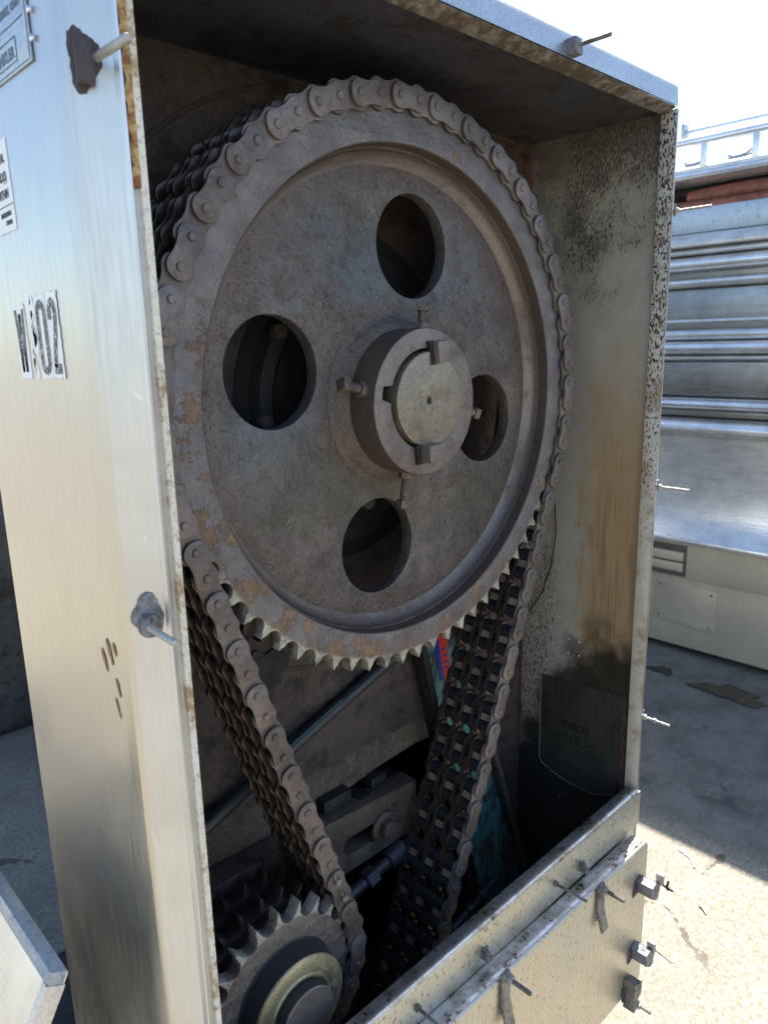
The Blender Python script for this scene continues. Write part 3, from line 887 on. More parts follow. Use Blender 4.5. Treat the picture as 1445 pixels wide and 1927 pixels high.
# ================================================================== LOWER COVER (door) with its clips
D = thing('access_cover', (.02, -.095, -.89), 'golden stainless cover pan bolted across the lower front, with clips along its edges', 'cover')
TL = R_(-1.6)
def door_pt(u, v):  # u along x from right end, v down from the top
    return (.3590 - u*math.cos(TL), -.6475 + u*math.sin(-TL)*1.0 - v)
loop = []
W_, H_ = .66, .240; rc = .010
def rpt(u, v): return door_pt(u, v)
for (cu, cv, a0) in ((rc, rc, 90),):
    pass
pts = []
for k in range(7):
    a = R_(90*k/6); pts.append(rpt(rc-rc*math.cos(a), rc-rc*math.sin(a)))          # right-top corner: from side to top
pts2 = [rpt(W_, 0), rpt(W_, H_)]
pts3 = [rpt(rc*1.4-rc*1.4*math.sin(R_(90*k/6)), H_-rc*1.4+rc*1.4*math.cos(R_(90*k/6))) for k in range(7)]
dl = pts+pts2+pts3
bm = plate_xz([dl], -.1075, -.0845, .0040, 3)
obj('cover_pan', bm, [M_door], D)
bm = B()
a = rpt(.010, -.0004); c_ = rpt(W_, -.0004)
prof0 = [(-.1040, .0), (-.1020, .0012), (-.0960, .0016), (-.0880, .0014), (-.0835, .0000), (-.0835, -.0015)]
v0 = []; v1 = []
for (yy, dz) in prof0:
    v0.append((a[0], yy, a[1]+dz)); v1.append((c_[0], yy, c_[1]+dz))
n = len(prof0)
add_faces(bm, v0+v1, [(i, i+1, n+i+1, n+i) for i in range(n-1)]+[tuple(range(n)), tuple(range(2*n-1, n-1, -1)), (0, n, 2*n-1, n-1)])
obj('rolled_top_edge', bm, M_rolled, D, label='blue-grey rolled top edge with black oil spots')
# long clips at the top
for (x, z, s) in ((.2215, -.6560, 1), (.0150, -.6480, 1.08)):
    b = B()
    prof = [Vector((0, -.1080, z+.018)), Vector((0, -.1120, z+.016)), Vector((0, -.1125, z-.020)), Vector((0, -.1200, z-.048*s)), Vector((0, -.1170, z-.050*s)), Vector((0, -.1085, z-.022))]
    loft(b, prof, [(x-.0085, 0, 0), (x+.0065, 0, 0)], closed=True)
    cl = obj('long_clip', b, M_zincd, D, bevel=.0007, label='bent flat steel clip held by a stud and nut')
    b = B(); lathe(b, (x+.003, -.1120, z+.008), (0, -1, 0), [(0, .0065), (.0014, .0065)], 20); hexnut((x+.003, -.1135, z+.008), (0, -1, 0), .0062, .0050, bm=b)
    obj('nut', b, M_zinc, cl)
    b = stud_bm((x+.003, -.1150, z+.008), (x+.003, -.1420, z+.008), .0030); obj('stud', b, M_zincd, cl)
    obj('weld', lumpy_disc((x-.006, -.1076, z-.030), (0, -1, 0), .0075, .002, .4, .5), M_weld, cl)
# side clips
def side_clip(x, z, kind):
    b = B()
    if kind == 2:
        prof = [(-.008, .024), (.014, .016), (.014, -.004), (.006, -.006), (.004, -.024), (-.006, -.026)]
    else:
        prof = [(-.006, .010), (.006, .013), (.020, .003), (.014, -.016), (.008, -.017), (-.005, -.008)]
    bq = plate_xz([[(x+a, z+c) for a, c in prof]], -.1330 if kind < 2 else -.1260, -.1080, .0008)
    cl = obj('side_clip', bq, M_zincd if kind == 2 else M_weld, D, label=('notched clip near the lower corner of the cover', 'faceted clip with a thin hooked wire', 'faceted clip with a wing nut')[2-kind])
    obj('weld', lumpy_disc((x-.006, -.1078, z-.004), (0, -1, 0), .013, .0025, .4, .6), M_tarblock, cl)
    if kind == 0:
        b = B(); box(b, x+.012, x+.017, -.139, -.128, z+.008, z+.024); obj('tab', b, M_zinc, cl, bevel=.001)
        b = stud_bm((x+.015, -.134, z+.008), (x+.018, -.152, z+.003), .0018)
        for s in (-1, 1):
            Mw = Matrix.Translation((x+.016, -.143, z+.006)) @ Matrix.Rotation(R_(35*s), 4, 'Y')
            box(b, -.001, .001, -.0015, .0015, 0, .009*s if s > 0 else -.009, M=Mw)
        obj('wing_nut', b, M_black, cl)
    elif kind == 1:
        b = B(); box(b, x+.010, x+.016, -.136, -.124, z+.006, z+.022); obj('tab', b, M_zinc, cl, bevel=.001)
        b = B(); tube(b, [(x+.012, -.130, z+.010), (x+.014, -.137, z+.010), (x+.017, -.150, z+.004), (x+.018, -.158, z+.001), (x+.021, -.160, z+.001)], .0010, 6); obj('hooked_wire', b, M_weld, cl)
    else:
        b = B(); lathe(b, (x+.002, -.1260, z-.016), (0, -1, 0), [(0, .0060), (.0012, .0060)], 18); hexnut((x+.002, -.1272, z-.016), (0, -1, 0), .0048, .0040, bm=b); obj('nut', b, M_zinc, cl)
        b = stud_bm((x+.002, -.129, z-.016), (x+.002, -.147, z-.016), .0022); obj('stud', b, M_zincd, cl)
side_clip(.3300, -.7050, 0); side_clip(.3260, -.8150, 1); side_clip(.3120, -.8720, 2)

# ================================================================== BIG SPROCKET WHEEL (axis = y through origin)
P_ = .0254
def teeth_loop(N, rp, rroot, rtip, ph, cx=0, cz=0, rg=.0086, tipw=.0013):
    out = []; d = 2*PI/N
    rc_ = rroot+rg
    for k in range(N):
        th = ph + d*k                  # gullet centre angle
        for a in (-88, -60, -30, 0, 30, 60, 88):
            aa = R_(a)
            rad = rc_ - rg*math.cos(aa); tan = rg*math.sin(aa)
            out.append((cx+rad*math.cos(th)-tan*math.sin(th), cz+rad*math.sin(th)+tan*math.cos(th)))
        # flank up to the tooth tip
        rm = rc_+(rtip-rc_)*.45; tm = rm*math.tan(d/2) - tipw*1.35
        out.append((cx+rm*math.cos(th)-tm*math.sin(th), cz+rm*math.sin(th)+tm*math.cos(th)))
        a2 = th+d/2
        for s in (-1, 1):
            out.append((cx+rtip*math.cos(a2)-s*tipw/2*math.sin(a2), cz+rtip*math.sin(a2)+s*tipw/2*math.cos(a2)))
        th2 = th+d
        out.append((cx+rm*math.cos(th2)+tm*math.sin(th2), cz+rm*math.sin(th2)-tm*math.cos(th2)))
    return out
N_BIG = 70; RP = P_/(2*math.sin(PI/N_BIG)); TH0 = 2.7987
SW = thing('sprocket_wheel', (0, 0, 0), 'big rusty triple-row steel sprocket wheel with four round holes and a keyed hub', 'sprocket')
tl = teeth_loop(N_BIG, RP, .2692, .2836, TH0, rg=.0090, tipw=.0011)
for i in range(3):
    y0 = .0070+.0293*i
    bm = plate_xz([tl, circle(0, 0, .2440, 128)], y0, y0+.0150, .0006, 1)
    obj('toothed_rim', bm, M_rim if i == 0 else M_ring2, SW, sharp=40)
bm = B()
lathe(bm, (0, 0, 0), (0, 1, 0), [(.0215, .2560), (.0850, .2560), (.0850, .2445), (.0560, .2420), (.0500, .2300)], 128, cap0=False, cap1=False)
obj('rim_drum', bm, M_ring2, SW)
# stepped inner face of the rim
bm = B()
lathe(bm, (0, 0, 0), (0, 1, 0), [(.0071, .2443), (.0071, .2436), (.0078, .2430), (.0200, .2424), (.0206, .2404), (.0216, .2398), (.0222, .2396)], 160, cap0=False, cap1=False)
obj('rim_step', bm, M_hubside, SW, sharp=25)
bm = B()
lathe(bm, (0, 0, 0), (0, 1, 0), [(.0214, .2394), (.0240, .2390), (.0275, .2374), (.0305, .2350), (.0328, .2320), (.0339, .2290)], 160, cap0=False, cap1=False)
obj('rim_fillet', bm, M_fillet, SW, sharp=40, label='smooth pale fillet band inside the rim')
# web
HO = [(-.154, .0355), (.0310, .1560), (-.0280, -.1525), (.1490, -.0310)]
bm = plate_xz([circle(0, 0, .2350, 128)]+[circle(a, b, .0515, 56) for a, b in HO]+[circle(0, 0, .0600, 48)], .0340, .0500, .0010, 2)
obj('web_disc', bm, M_web, SW)
bm = B()
for i in (0,):
    lathe(bm, (0, 0, 0), (0, 1, 0), [(.0335, .2345), (.0344, .2260), (.0346, .2180)], 128, cap0=False, cap1=False)
bm.free()
# weld fillet ring round the hub
bm = B(); rings = []
nn_ = 120
prof = [(.0345, .0925), (.0336, .0885), (.0318, .0860), (.0305, .0840), (.0290, .0830), (.0262, .0800), (.0235, .0770), (.0215, .0735)]
for h, r in prof:
    rings.append([])
    for k in range(nn_):
        a = 2*PI*k/nn_; j = 0.00015*math.sin(a*9+r*300)+random.uniform(-.00012, .00012)
        rings[-1].append(bm.verts.new(((r+j)*math.cos(a), h+random.uniform(-.0001, .0001), (r+j)*math.sin(a))))
for a, b in zip(rings[:-1], rings[1:]):
    for k in range(nn_): bm.faces.new((a[k], a[(k+1) % nn_], b[(k+1) % nn_], b[k]))
obj('hub_weld', bm, M_web, SW)
# hub: side + face with bore and left keyway
HF = -.0130
bm = B(); lathe(bm, (0, 0, 0), (0, -1, 0), [(-.034, .0735), (.0118, .0735), (.0125, .0731)], 96, cap0=False, cap1=False)
obj('hub', bm, M_hubside, SW)
bore = []
for k in range(96):
    a = 2*PI*k/96; r = .0505
    da = abs(((math.degrees(a)-170+180) % 360)-180)
    if da < 7.5: r = .0620
    bore.append((r*math.cos(a), .003+r*math.sin(a)))
bm = plate_xz([circle(0, 0, .0733, 96), bore], HF, HF+.020, .0012, 2)
obj('hub_face', bm, M_hub, SW, sharp=45)
bm = B(); box(bm, -.064, -.05, .0005, .004, .0, .028); lathe(bm, (0, 0, .003), (0, -1, 0), [(-.03, .0498), (-.0295, .0498)], 48); obj('bore_sleeve', bm, M_black, SW)
bm = plate_xz([circle(.0022, .0030, .0478, 80), circle(.0005, .0020, .0036, 16)], -.0165, .010, .0016, 3)
so_ = obj('shaft_end', bm, M_shaft, SW, sharp=45)
bm = B(); lathe(bm, (.0005, .0050, .0020), (0, -1, 0), [(0, .0037), (.012, .0037)], 16); obj('centre_hole', bm, M_hubside, so_)
# square keys
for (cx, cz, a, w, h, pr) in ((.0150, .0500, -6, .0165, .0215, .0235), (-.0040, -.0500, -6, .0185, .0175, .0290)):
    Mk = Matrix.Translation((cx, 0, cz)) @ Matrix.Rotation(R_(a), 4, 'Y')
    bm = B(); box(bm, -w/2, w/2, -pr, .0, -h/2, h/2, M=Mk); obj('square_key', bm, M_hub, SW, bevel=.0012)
    bm = B(); box(bm, -w/2-.0060, -w/2+.002, -.0169, -.0, -h/2-.001, h/2+.001, M=Mk); obj('keyway_shade', bm, M_black, SW)  # black block: empty slot plus the key's shaded left side, painted in
# radial set screws with lock nuts and square heads
def set_screw(ang, y, L, head, nut=True, hs=.0060):
    d = Vector((math.cos(R_(ang)), 0, math.sin(R_(ang)))); o = Vector((0, y, 0))
    b = stud_bm(o+d*.0720, o+d*(.0735+L), .0046, .0020, n=14)
    so = obj('set_screw', b, M_screw, SW)
    if nut:
        b = B(); lathe(b, o+d*.0725, d, [(0, .0085), (.0065, .0085), (.0072, .0076)], 6, a0=.3); obj('lock_nut', b, M_screw, so, bevel=.0005)
    b = B(); s, t, dd = frame_of(d)
    Mh = Matrix((s, t, dd)).transposed().to_4x4(); Mh.translation = o+d*(.0735+L)
    Mh = Mh @ Matrix.Rotation(R_(head), 4, 'Z')
    box(b, -hs, hs, -hs, hs, 0, .0085, M=Mh); obj('square_head', b, M_screw, so, bevel=.0008)
set_screw(167, .004, .020, 20)
set_screw(80.5, .006, .018, 35, hs=.0055)
set_screw(-11, .004, .021, 15, hs=.0055)
set_screw(-101, .004, .028, 10, hs=.0054)

# ================================================================== shaft bearing behind the wheel
BR = thing('bearing_housing', (0, .12, 0), 'dark cast bearing housing seen through the round holes of the wheel', 'bearing')
bm = B(); lathe(bm, (0, .1295, 0), (0, -1, 0), [(0, .190), (.010, .188), (.012, .172), (.018, .168), (.020, .150), (.016, .144), (.014, .128), (.026, .122), (.028, .108), (.020, .100), (.020, .05)], 80, cap0=False, cap1=True)
obj('flange', bm, M_black, BR)
bm = B(); lathe(bm, (0, .116, 0), (0, -1, 0), [(0, .166), (.0045, .1655), (.005, .159), (0, .158)], 80, cap0=False, cap1=False)
obj('machined_ring', bm, M_beam, BR)
bm = B(); lathe(bm, (0, .110, 0), (0, -1, 0), [(0, .046), (.062, .046)], 40); obj('shaft', bm, M_black, BR)
for a in range(0, 360, 45):
    c = (.122*math.cos(R_(a+8)), .1040, .122*math.sin(R_(a+8)))
    bm = hexnut(c, (0, -1, 0), .0090, .010); obj('flange_bolt', bm, M_beam, BR)

# ================================================================== SMALL SPROCKET (pinion)
PC = Vector((-.199, 0, -.588)); N_S = 23
PN = thing('pinion_sprocket', PC, 'smaller triple-row sprocket with a brass-toned collar in the lower left of the housing', 'sprocket')
RPS = P_/(2*math.sin(PI/N_S))
ts = teeth_loop(N_S, RPS, .0806, .0985, 0.10, PC.x, PC.z, rg=.0098, tipw=.0012)
for i in range(3):
    y0 = .0070+.0293*i
    bm = plate_xz([ts, circle(PC.x, PC.z, .030, 48)], y0, y0+.0150, .0006, 1)
    obj('toothed_ring', bm, M_pinion if i == 0 else M_ring2, PN, sharp=40)
bm = B(); lathe(bm, PC+Vector((0, .085, 0)), (0, -1, 0), [(0, .0735), (.0775, .0735)], 64); obj('core', bm, M_ring2, PN)
bm = B(); lathe(bm, PC+Vector((0, .0075, 0)), (0, -1, 0), [(0, .0590), (.0012, .0585), (.0016, .0560), (.0225, .0545), (.0230, .050)], 72, cap0=False)
obj('hub', bm, M_darkhub, PN, sharp=30)
bm = B(); lathe(bm, PC+Vector((0, -.0130, 0)), (0, -1, 0), [(0, .0540), (.0035, .0545), (.0052, .0535), (.0058, .0510), (.0058, .0400), (.0050, .0390), (.0050, .0365), (.0064, .0355), (.0064, .0335), (.0040, .0322)], 72, cap0=False, cap1=True)
obj('collar', bm, M_collar, PN, sharp=30)
bm = B(); lathe(bm, PC+Vector((0, -.0150, 0)), (0, -1, 0), [(0, .0312), (.0150, .0308)], 56, cap1=False); obj('shaft_side', bm, M_darkhub, PN, sharp=30)
bm = B(); lathe(bm, PC+Vector((0, -.0299, 0)), (0, -1, 0), [(0, .0308), (.0012, .0308), (.0020, .0298), (.0020, .0010)], 56, cap0=False); obj('shaft_end', bm, M_hub, PN, sharp=30)

# ================================================================== ROLLER CHAIN
# path ---------------------------------------------------------------
def circ_pt(k): a = TH0 - k*2*PI/N_BIG; return Vector((RP*math.cos(a), 0, RP*math.sin(a)))
arc = [circ_pt(k) for k in range(-7, 36)]            # left -> over the top -> right
def walk(path, start, n):
    """place n pins spaced P_ (chord) along a dense polyline"""
    out = []; cur = start; i = 0
    for _ in range(n):
        while i < len(path)-1 and (path[i+1]-cur).length < P_: i += 1
        if i >= len(path)-1: break
        a, b = path[i], path[i+1]
        lo, hi = 0.0, 1.0
        for _q in range(30):
            m_ = (lo+hi)/2
            if (a.lerp(b, m_)-cur).length < P_: lo = m_
            else: hi = m_
        cur = a.lerp(b, hi); out.append(cur)
    return out
def dense(pts, step=.003):
    out = []
    for a, b in zip(pts[:-1], pts[1:]):
        n = max(1, int((b-a).length/step))
        out += [a.lerp(b, k/n) for k in range(n)]
    return out+[pts[-1]]
V = lambda x, z: Vector((x, 0, z))
# right run
pr0 = arc[-1]
right_pts = [pr0, V(.2000, -.2600), V(.1640, -.3520), V(.1270, -.4500), V(.0880, -.5460), V(.0560, -.6200), V(.0290, -.6870), V(-.0150, -.7960), V(-.045, -.862)]
# left run: tangent to circle RC about PC on its right side
RC = .0945
p0 = arc[0]
dv = Vector((PC.x-p0.x, 0, PC.z-p0.z)); D_ = dv.length
al = math.asin(RC/D_)
ca, sa = math.cos(al), math.sin(al)
# rotate direction counter-clockwise (towards +x side)
t1 = Vector((dv.x*ca - dv.z*sa, 0, dv.x*sa + dv.z*ca)).normalized()
T1 = p0 + t1*math.sqrt(D_*D_-RC*RC)
a_start = math.atan2(T1.z-PC.z, T1.x-PC.x)
left_pts = [p0, T1]
for k in range(1, 40):
    a = a_start - k*(a_start+R_(62))/39
    left_pts.append(V(PC.x+RC*math.cos(a), PC.z+RC*math.sin(a)))
left_pts += [V(-.185, -.700), V(-.213, -.750), V(-.215, -.800), V(-.195, -.845), V(-.155, -.872), V(-.110, -.880), V(-.070, -.877), V(-.045, -.862)]
Lp = walk(dense(left_pts), p0, 200)
Rp = walk(dense(right_pts), pr0, 200)
# stop left run where it reaches the right run
while (Lp[-1]-Rp[-1]).length < P_*.7: Lp.pop()
pins = list(reversed(Lp)) + arc + Rp                # ordered pins
i0 = len(Lp)                                        # index of arc[0]
# arc index n=0 is k=-7 ; outer links join k=-7,-6  ; -5,-4 ...
CH = thing('roller_chain', (0, 0, 0), 'greasy triple-strand roller chain running round the big sprocket and the pinion', 'chain')
def plate_outline(h=.0117, w=.0097, n=11, rx=.0101):
    pts = []
    for s in (1, -1):
        cx = s*P_/2
        for k in range(n):
            a = R_(-98 + 196*k/(n-1)) if s == 1 else R_(82+196*k/(n-1))
            pts.append((cx+rx*math.cos(a), h*math.sin(a)))
        zz1 = w if s == 1 else -w
        pts.append((s*P_*.12, zz1)); pts.append((-s*P_*.12, zz1))
    return pts
def link_bm(outer, hi=.0126, wi=.0106):
    po = plate_outline()
    parts = []
    if outer:
        for (a, b, mi) in ((0, .0030, 0), (.0264, .0319, 1), (.0557, .0612, 1), (.0846, .0876, 1)):
            q = plate_xz([po], a, b, .0005, 1)
            for f in q.faces: f.material_index = mi
            parts.append(q)
        q = B()
        for s in (-1, 1):
            lathe(q, (s*P_/2, .0870, 0), (0, -1, 0), [(0, .0036), (.0873, .0037), (.0881, .0037), (.0887, .0031)], 14)
        parts.append(q)
    else:
        q = B()
        for i in range(3):
            box(q, -.0042, .0042, .0066+.0293*i, .0226+.0293*i, -.0052, .0052)  # tan block between the rollers of each strand
        for f in q.faces: f.material_index = 2
        parts.append(q)
        for i in range(3):
            for (a, b) in ((.0034, .0064), (.0226, .0256)):
                q = plate_xz([plate_outline(hi, wi, rx=.0112)], a+.0293*i, b+.0293*i, .0005, 1)
                for f in q.faces: f.material_index = 0 if (i == 0 and a < .01) else 1
                parts.append(q)
    return join(*parts)
def roller_bm(s):
    q = B()
    for i in range(3):
        y = .0070+.0293*i
        lathe(q, (s*P_/2, y, 0), (0, 1, 0), [(0, .0052), (0.0001, .0072), (.0006, .0078), (.0148, .0078), (.0153, .0072), (.0154, .0052)], 16)
    return q
mo = obj('outer_link', link_bm(True), [M_link, M_linkin], CH, local=True)
mi_ = obj('inner_link', link_bm(False), [M_link, M_linkin, M_saddle], CH, local=True)
r1 = obj('roller', roller_bm(-1), M_roller, mi_, local=True)
r2 = obj('roller', roller_bm(1), M_roller, mi_, local=True)
tall_me = obj('inner_link', link_bm(False, .0141, .0114), [M_link, M_linkin, M_saddle], None)
tall_mesh = tall_me.data
bpy.data.objects.remove(tall_me)
first = {True: mo, False: mi_}
used = {True: False, False: False}
for i in range(len(pins)-1):
    a, b = pins[i], pins[i+1]
    k = i - i0
    outer = (k % 2 == 0)
    src = first[outer]
    if used[outer]:
        o = src.copy(); COL.objects.link(o); o.parent = CH
        if not outer:
            for ch in (r1, r2):
                c = ch.copy(); COL.objects.link(c); c.parent = o
    else:
        o = src; used[outer] = True
    if not outer and -1 <= k <= 42: o.data = tall_mesh       # links seated on the big sprocket
    m = (a+b)/2; d = (b-a)
    jit = random.uniform(-.00035, .00035)
    o.location = (m.x, m.y+jit, m.z)
    o.rotation_euler = (0, -math.atan2(d.z, d.x), 0)
# connecting link with cotter pins low on the left run
def near_pin(x, z): return min(range(len(pins)), key=lambda i: (pins[i]-V(x, z)).length)
for (x, z) in ((-.1330, -.4990), (-.1240, -.5230)):
    p = pins[near_pin(x, z)]
    bm = B(); tube(bm, [(p.x-.004, -.0020, p.z+.006), (p.x-.001, -.0032, p.z+.001), (p.x+.003, -.0034, p.z-.004), (p.x+.007, -.0020, p.z-.006)], .0010, 6)
    lathe(bm, (p.x, .0, p.z), (0, -1, 0), [(0, .0040), (.0045, .0040), (.0052, .0030)], 12)
    lathe(bm, (p.x-.005, -.0030, p.z+.008), (.2, -.7, .4), [(0, .0022), (.0014, .0022)], 10)
    obj('cotter_pin', bm, M_zincd, CH, label='bright split pin on the joining link')

# ================================================================== things deep in the housing
bm = B()
ha, hb = Vector((-.330, .112, -.4820)), Vector((.150, .122, -.318))
hp = [ha.lerp(hb, k/20)+Vector((0, 0, .006*math.sin(PI*k/20))) for k in range(21)]
tube(bm, hp, .0080, 16)
hose = obj('hydraulic_hose', bm, M_hose); tag(hose, 'black rubber hose slanting behind both chain runs under the big wheel', 'hose')
bm = B(); tube(bm, [p+Vector((-.002, -.0045, .0065)) for p in hp[8:14]], .0010, 6)
c = obj('printed_stripe', bm, M_hoseg, hose)

AB = thing('tension_bar', (0, .11, -.56), 'heavy slotted steel adjuster bar between the chain runs, hex bolt in its slot', 'bar')
slot = []
for s, a0 in ((1, -90), (-1, 90)):
    cx = .0250 if s == 1 else -.0260
    for k in range(9): a = R_(a0+180*k/8); slot.append((cx+.0125*math.cos(a), -.5585+.0125*math.sin(a)))
bm = plate_xz([[(-.330, -.5920), (-.330, -.5000), (-.090, -.5080), (.0930, -.5196), (.0930, -.5935), (-.04, -.5935)], slot], .1000, .1300, .0012, 2)
obj('slotted_plate', bm, M_beam, AB)
bm = B(); box(bm, -.330, .0930, .1300, .1700, -.5340, -.5240); obj('top_ledge', bm, M_black, AB, bevel=.002)
bm = B(); box(bm, -.09, .07, .1280, .1310, -.585, -.535); obj('slot_back', bm, M_black, AB)
bm = B(); lathe(bm, (.0300, .0998, -.5585), (0, -1, 0), [(0, .0215), (.0030, .0215), (.0036, .0205)], 32); w_ = obj('washer', bm, M_beam, AB)
bm = hexnut((.0300, .0965, -.5585), (0, -1, 0), .0130, .0110); obj('hex_bolt', bm, M_beam, AB, bevel=.0006)
for (x, w, h, y0) in ((-.030, .045, .030, .118), (.045, .028, .022, .122), (.012, .02, .012, .112)):
    bm = B(); box(bm, x-w/2, x+w/2, y0, y0+.035, -.524, -.524+h); obj('lug', bm, M_black, AB, bevel=.0025)

PF = thing('pipe_fitting', (.0, .10, -.62), 'dark pipe union with hex collars under the adjuster bar', 'pipe')
a, b = Vector((-.15, .095, -.645)), Vector((.075, .095, -.600))
d = (b-a).normalized()
bm = B(); lathe(bm, a, d, [(0, .0085), ((b-a).length, .0085)], 20); obj('pipe', bm, M_darkhub, PF)
for q, r, l in ((.44, .0125, .012), (.62, .0140, .018), (.80, .0135, .030)):
    bm = B(); lathe(bm, a.lerp(b, q), d, [(0, r*.92), (.001, r), (l-.001, r), (l, r*.92)], 6 if q < .7 else 20); obj('hex_collar', bm, M_darkhub, PF)
PF2 = thing('lower_pipe', (.17, .09, -.79), 'dark threaded pipe low down behind the right chain run', 'pipe')
a, b = Vector((.10, .085, -.80)), Vector((.26, .095, -.775)); d = (b-a).normalized()
bm = B(); lathe(bm, a, d, [(0, .0075), ((b-a).length, .0075)], 16); obj('pipe', bm, M_darkhub, PF2)
for q in (.3, .55, .75):
    bm = B(); lathe(bm, a.lerp(b, q), d, [(0, .010), (.001, .0115), (.012, .0115), (.013, .010)], 12); obj('collar', bm, M_darkhub, PF2)

# teal tension arm with red label
TA = thing('teal_arm', (.25, .115, -.82), 'tall sloping arm in chipped teal paint behind the right chain run, red-labelled', 'machine arm')
def slab(p, q, w0, w1, y0, y1, ybend=.0):
    b = B(); p = Vector(p); q = Vector(q)
    v = [(p.x, y0, p.z), (p.x+w0, y0, p.z), (q.x+w1, y0, q.z), (q.x, y0, q.z)]
    v += [(x, y1, z) for x, _, z in v]
    add_faces(b, v, [(0,1,2,3),(7,6,5,4),(0,4,5,1),(1,5,6,2),(2,6,7,3),(3,7,4,0)])
    return b
obj('arm_plate', slab((.112, 0, -.300), (.262, 0, -.840), .062, .098, .112, .118), M_teal, TA, bevel=.0015)
obj('arm_edge', slab((.174, 0, -.300), (.360, 0, -.840), .010, .010, .098, .120), M_beam, TA, bevel=.002)
obj('arm_flange', slab((.098, 0, -.300), (.225, 0, -.840), .010, .012, .098, .122), M_black, TA, bevel=.002)
lb_ = obj('red_label', slab((.1500, 0, -.330), (.1640, 0, -.400), .017, .014, .1105, .1118), M_red, TA, label='bright red warning label')
obj('label_band', slab((.1400, 0, -.330), (.1560, 0, -.400), .0095, .0075, .1103, .1118), M_blue, lb_)
bm = B()
for k, s in enumerate((.004, .0035, .004, .003)):
    z = -.352-.010*k; box(bm, .1585+.0020*k, .1585+.0020*k+.0065, .1098, .1104, z-s, z)
obj('label_print', bm, M_blue, lb_)

# own machine body behind the housing
MB_ = thing('mixer_body', (.4, .7, -1.2), 'dark boxy mixer body standing behind the chain guard', 'machine')
bm = B(); box(bm, -.02, .62, .42, 1.25, -.98, .30); obj('body', bm, M_galv, MB_, bevel=.01)
bm = B(); box(bm, .22, 1.70, 1.26, 2.30, -1.1, .55); obj('shade_block', bm, M_galv, MB_, bevel=.03)  # unseen block added to cast shade on the ground at left
bm = B(); box(bm, .26, 1.66, 1.30, 2.26, -1.2, -1.102); box(bm, .02, .58, .48, 1.20, -1.2, -.982); obj('plinth', bm, M_black, MB_, bevel=.004)
for (x, y) in ((-.335, .03), (.36, .03)):
    bm = B(); box(bm, x-.02, x+.02, y-.02, y+.02, -1.2, -.902); obj('foot', bm, M_black, MB_, bevel=.002)

# ================================================================== cast machine base at far left
CB = thing('cast_machine_base', (-.04, 2.35, -1.2), 'grimy grey cast machine base half hidden behind the left side panel', 'machine')
bm = B(); box(bm, -.35, .27, 2.00, 2.7, -1.2, -.60); obj('base', bm, M_backlow, CB, bevel=.05, seg=4)
def mat_castgrime():
    t = NT('dusty_cast_iron'); n = t.noise(5, 6, .7); m = t.noise(30, 5, .7)
    c = t.mix(t.mr(n, .35, .65), (.16, .135, .11), (.09, .085, .08)); c = t.mix(t.mr(m, .5, .65), c, (.05, .045, .04))
    return t.out(c, .7, .1, t.bump(t.add(n, m), .01, .6))
M_cast = mat_castgrime()
CB.children[0].data.materials[0] = M_cast
bm = B(); lathe(bm, (-.33, 2.12, -.56), (1, 0, 0), [(0, .17), (.04, .20), (.55, .20), (.59, .17)], 40); obj('trough', bm, M_cast, CB)
bm = B(); box(bm, -.30, .18, 2.05, 2.6, -.42, .10); obj('hood', bm, M_galv, CB, bevel=.04, seg=3)

BF = thing('black_base_frame', (-.35, .55, -1.2), 'black greasy base frame on the ground behind the lid, lower left, with an added unseen part', 'machine base')
bm = B(); box(bm, -.30, .05, .55, .85, -1.2, -1.12); box(bm, -1.6, -.302, .68, 1.30, -1.2, -1.08); obj('frame_and_added_part', bm, M_black, BF, bevel=.006)  # second box is out of view, added to darken the side panel's reflection
bm = B(); box(bm, -.90, -.45, .80, 1.15, -1.079, -.98); obj('added_gear_cover', bm, M_cast, BF, bevel=.015, seg=3)

# ================================================================== leaning steel lid, bottom left
LD = thing('steel_lid', (-.50, .0, -.50), 'bright stainless steel lid leaning at the very bottom left, beside the side panel', 'lid')
nv = Vector((-.88, 0, .475)).normalized(); vv = Vector((-.475, 0, -.88)).normalized(); yv = Vector((0, -1, 0))
c = Vector((-.4287, -.051, -.3600))
Ml = Matrix((yv, vv, nv)).transposed().to_4x4(); Ml.translation = c      # local x->-y, y-> down-slope, z-> outward
# Note: local x positive goes toward the camera side; the lid extends to negative local x
bm = B(); box(bm, -.30, 0, 0, .28, -.014, 0, M=Ml); obj('lid_pan', bm, M_pol, LD, bevel=.0022, seg=3)
bm = B(); box(bm, -.30, .0006, -.0012, .0075, -.012, .0010, M=Ml); obj('lid_rim', bm, M_galv, LD, bevel=.0010)
bm = B(); box(bm, -.0060, .0016, .0080, .28, -.0135, .0008, M=Ml); obj('lid_flange', bm, M_tan, LD, bevel=.0008)
LD.children[0].data.materials[0] = mat_dirty_steel('pale_lid_steel', (.70, .70, .69), (.50, .48, .44), .3, 30, .34, .8, speck=.1)

# ================================================================== FAR MACHINE on the right (long stainless front, runs along y)
FM = thing('stainless_dough_machine', (2.6, 1.2, -1.2), 'long polished stainless steel machine with rolled horizontal ribs across the yard', 'machine')
X = 2.26; YA, YB = -1.6, 3.4
def rib(name, pts, m, lab=None, par=FM):
    b = B(); loft(b, [Vector((x, 0, z)) for x, z in pts], [(0, YA+(YB-YA)*k/4, 0) for k in range(5)], closed=False)
    return obj(name, b, m, par, label=lab)
def rib_box(name, x0, x1, z0, z1, m, bev=.004):
    b = B(); box(b, x0, x1, YA, YB, z0, z1); return obj(name, b, m, FM, bevel=bev)
def rollpts(z0, z1, out=.035, n=10, x=X):
    zc, rz = (z0+z1)/2, (z1-z0)/2
    return [(x-out*math.cos(R_(-90+180*k/n)), zc+rz*math.sin(R_(-90+180*k/n))) for k in range(n+1)]
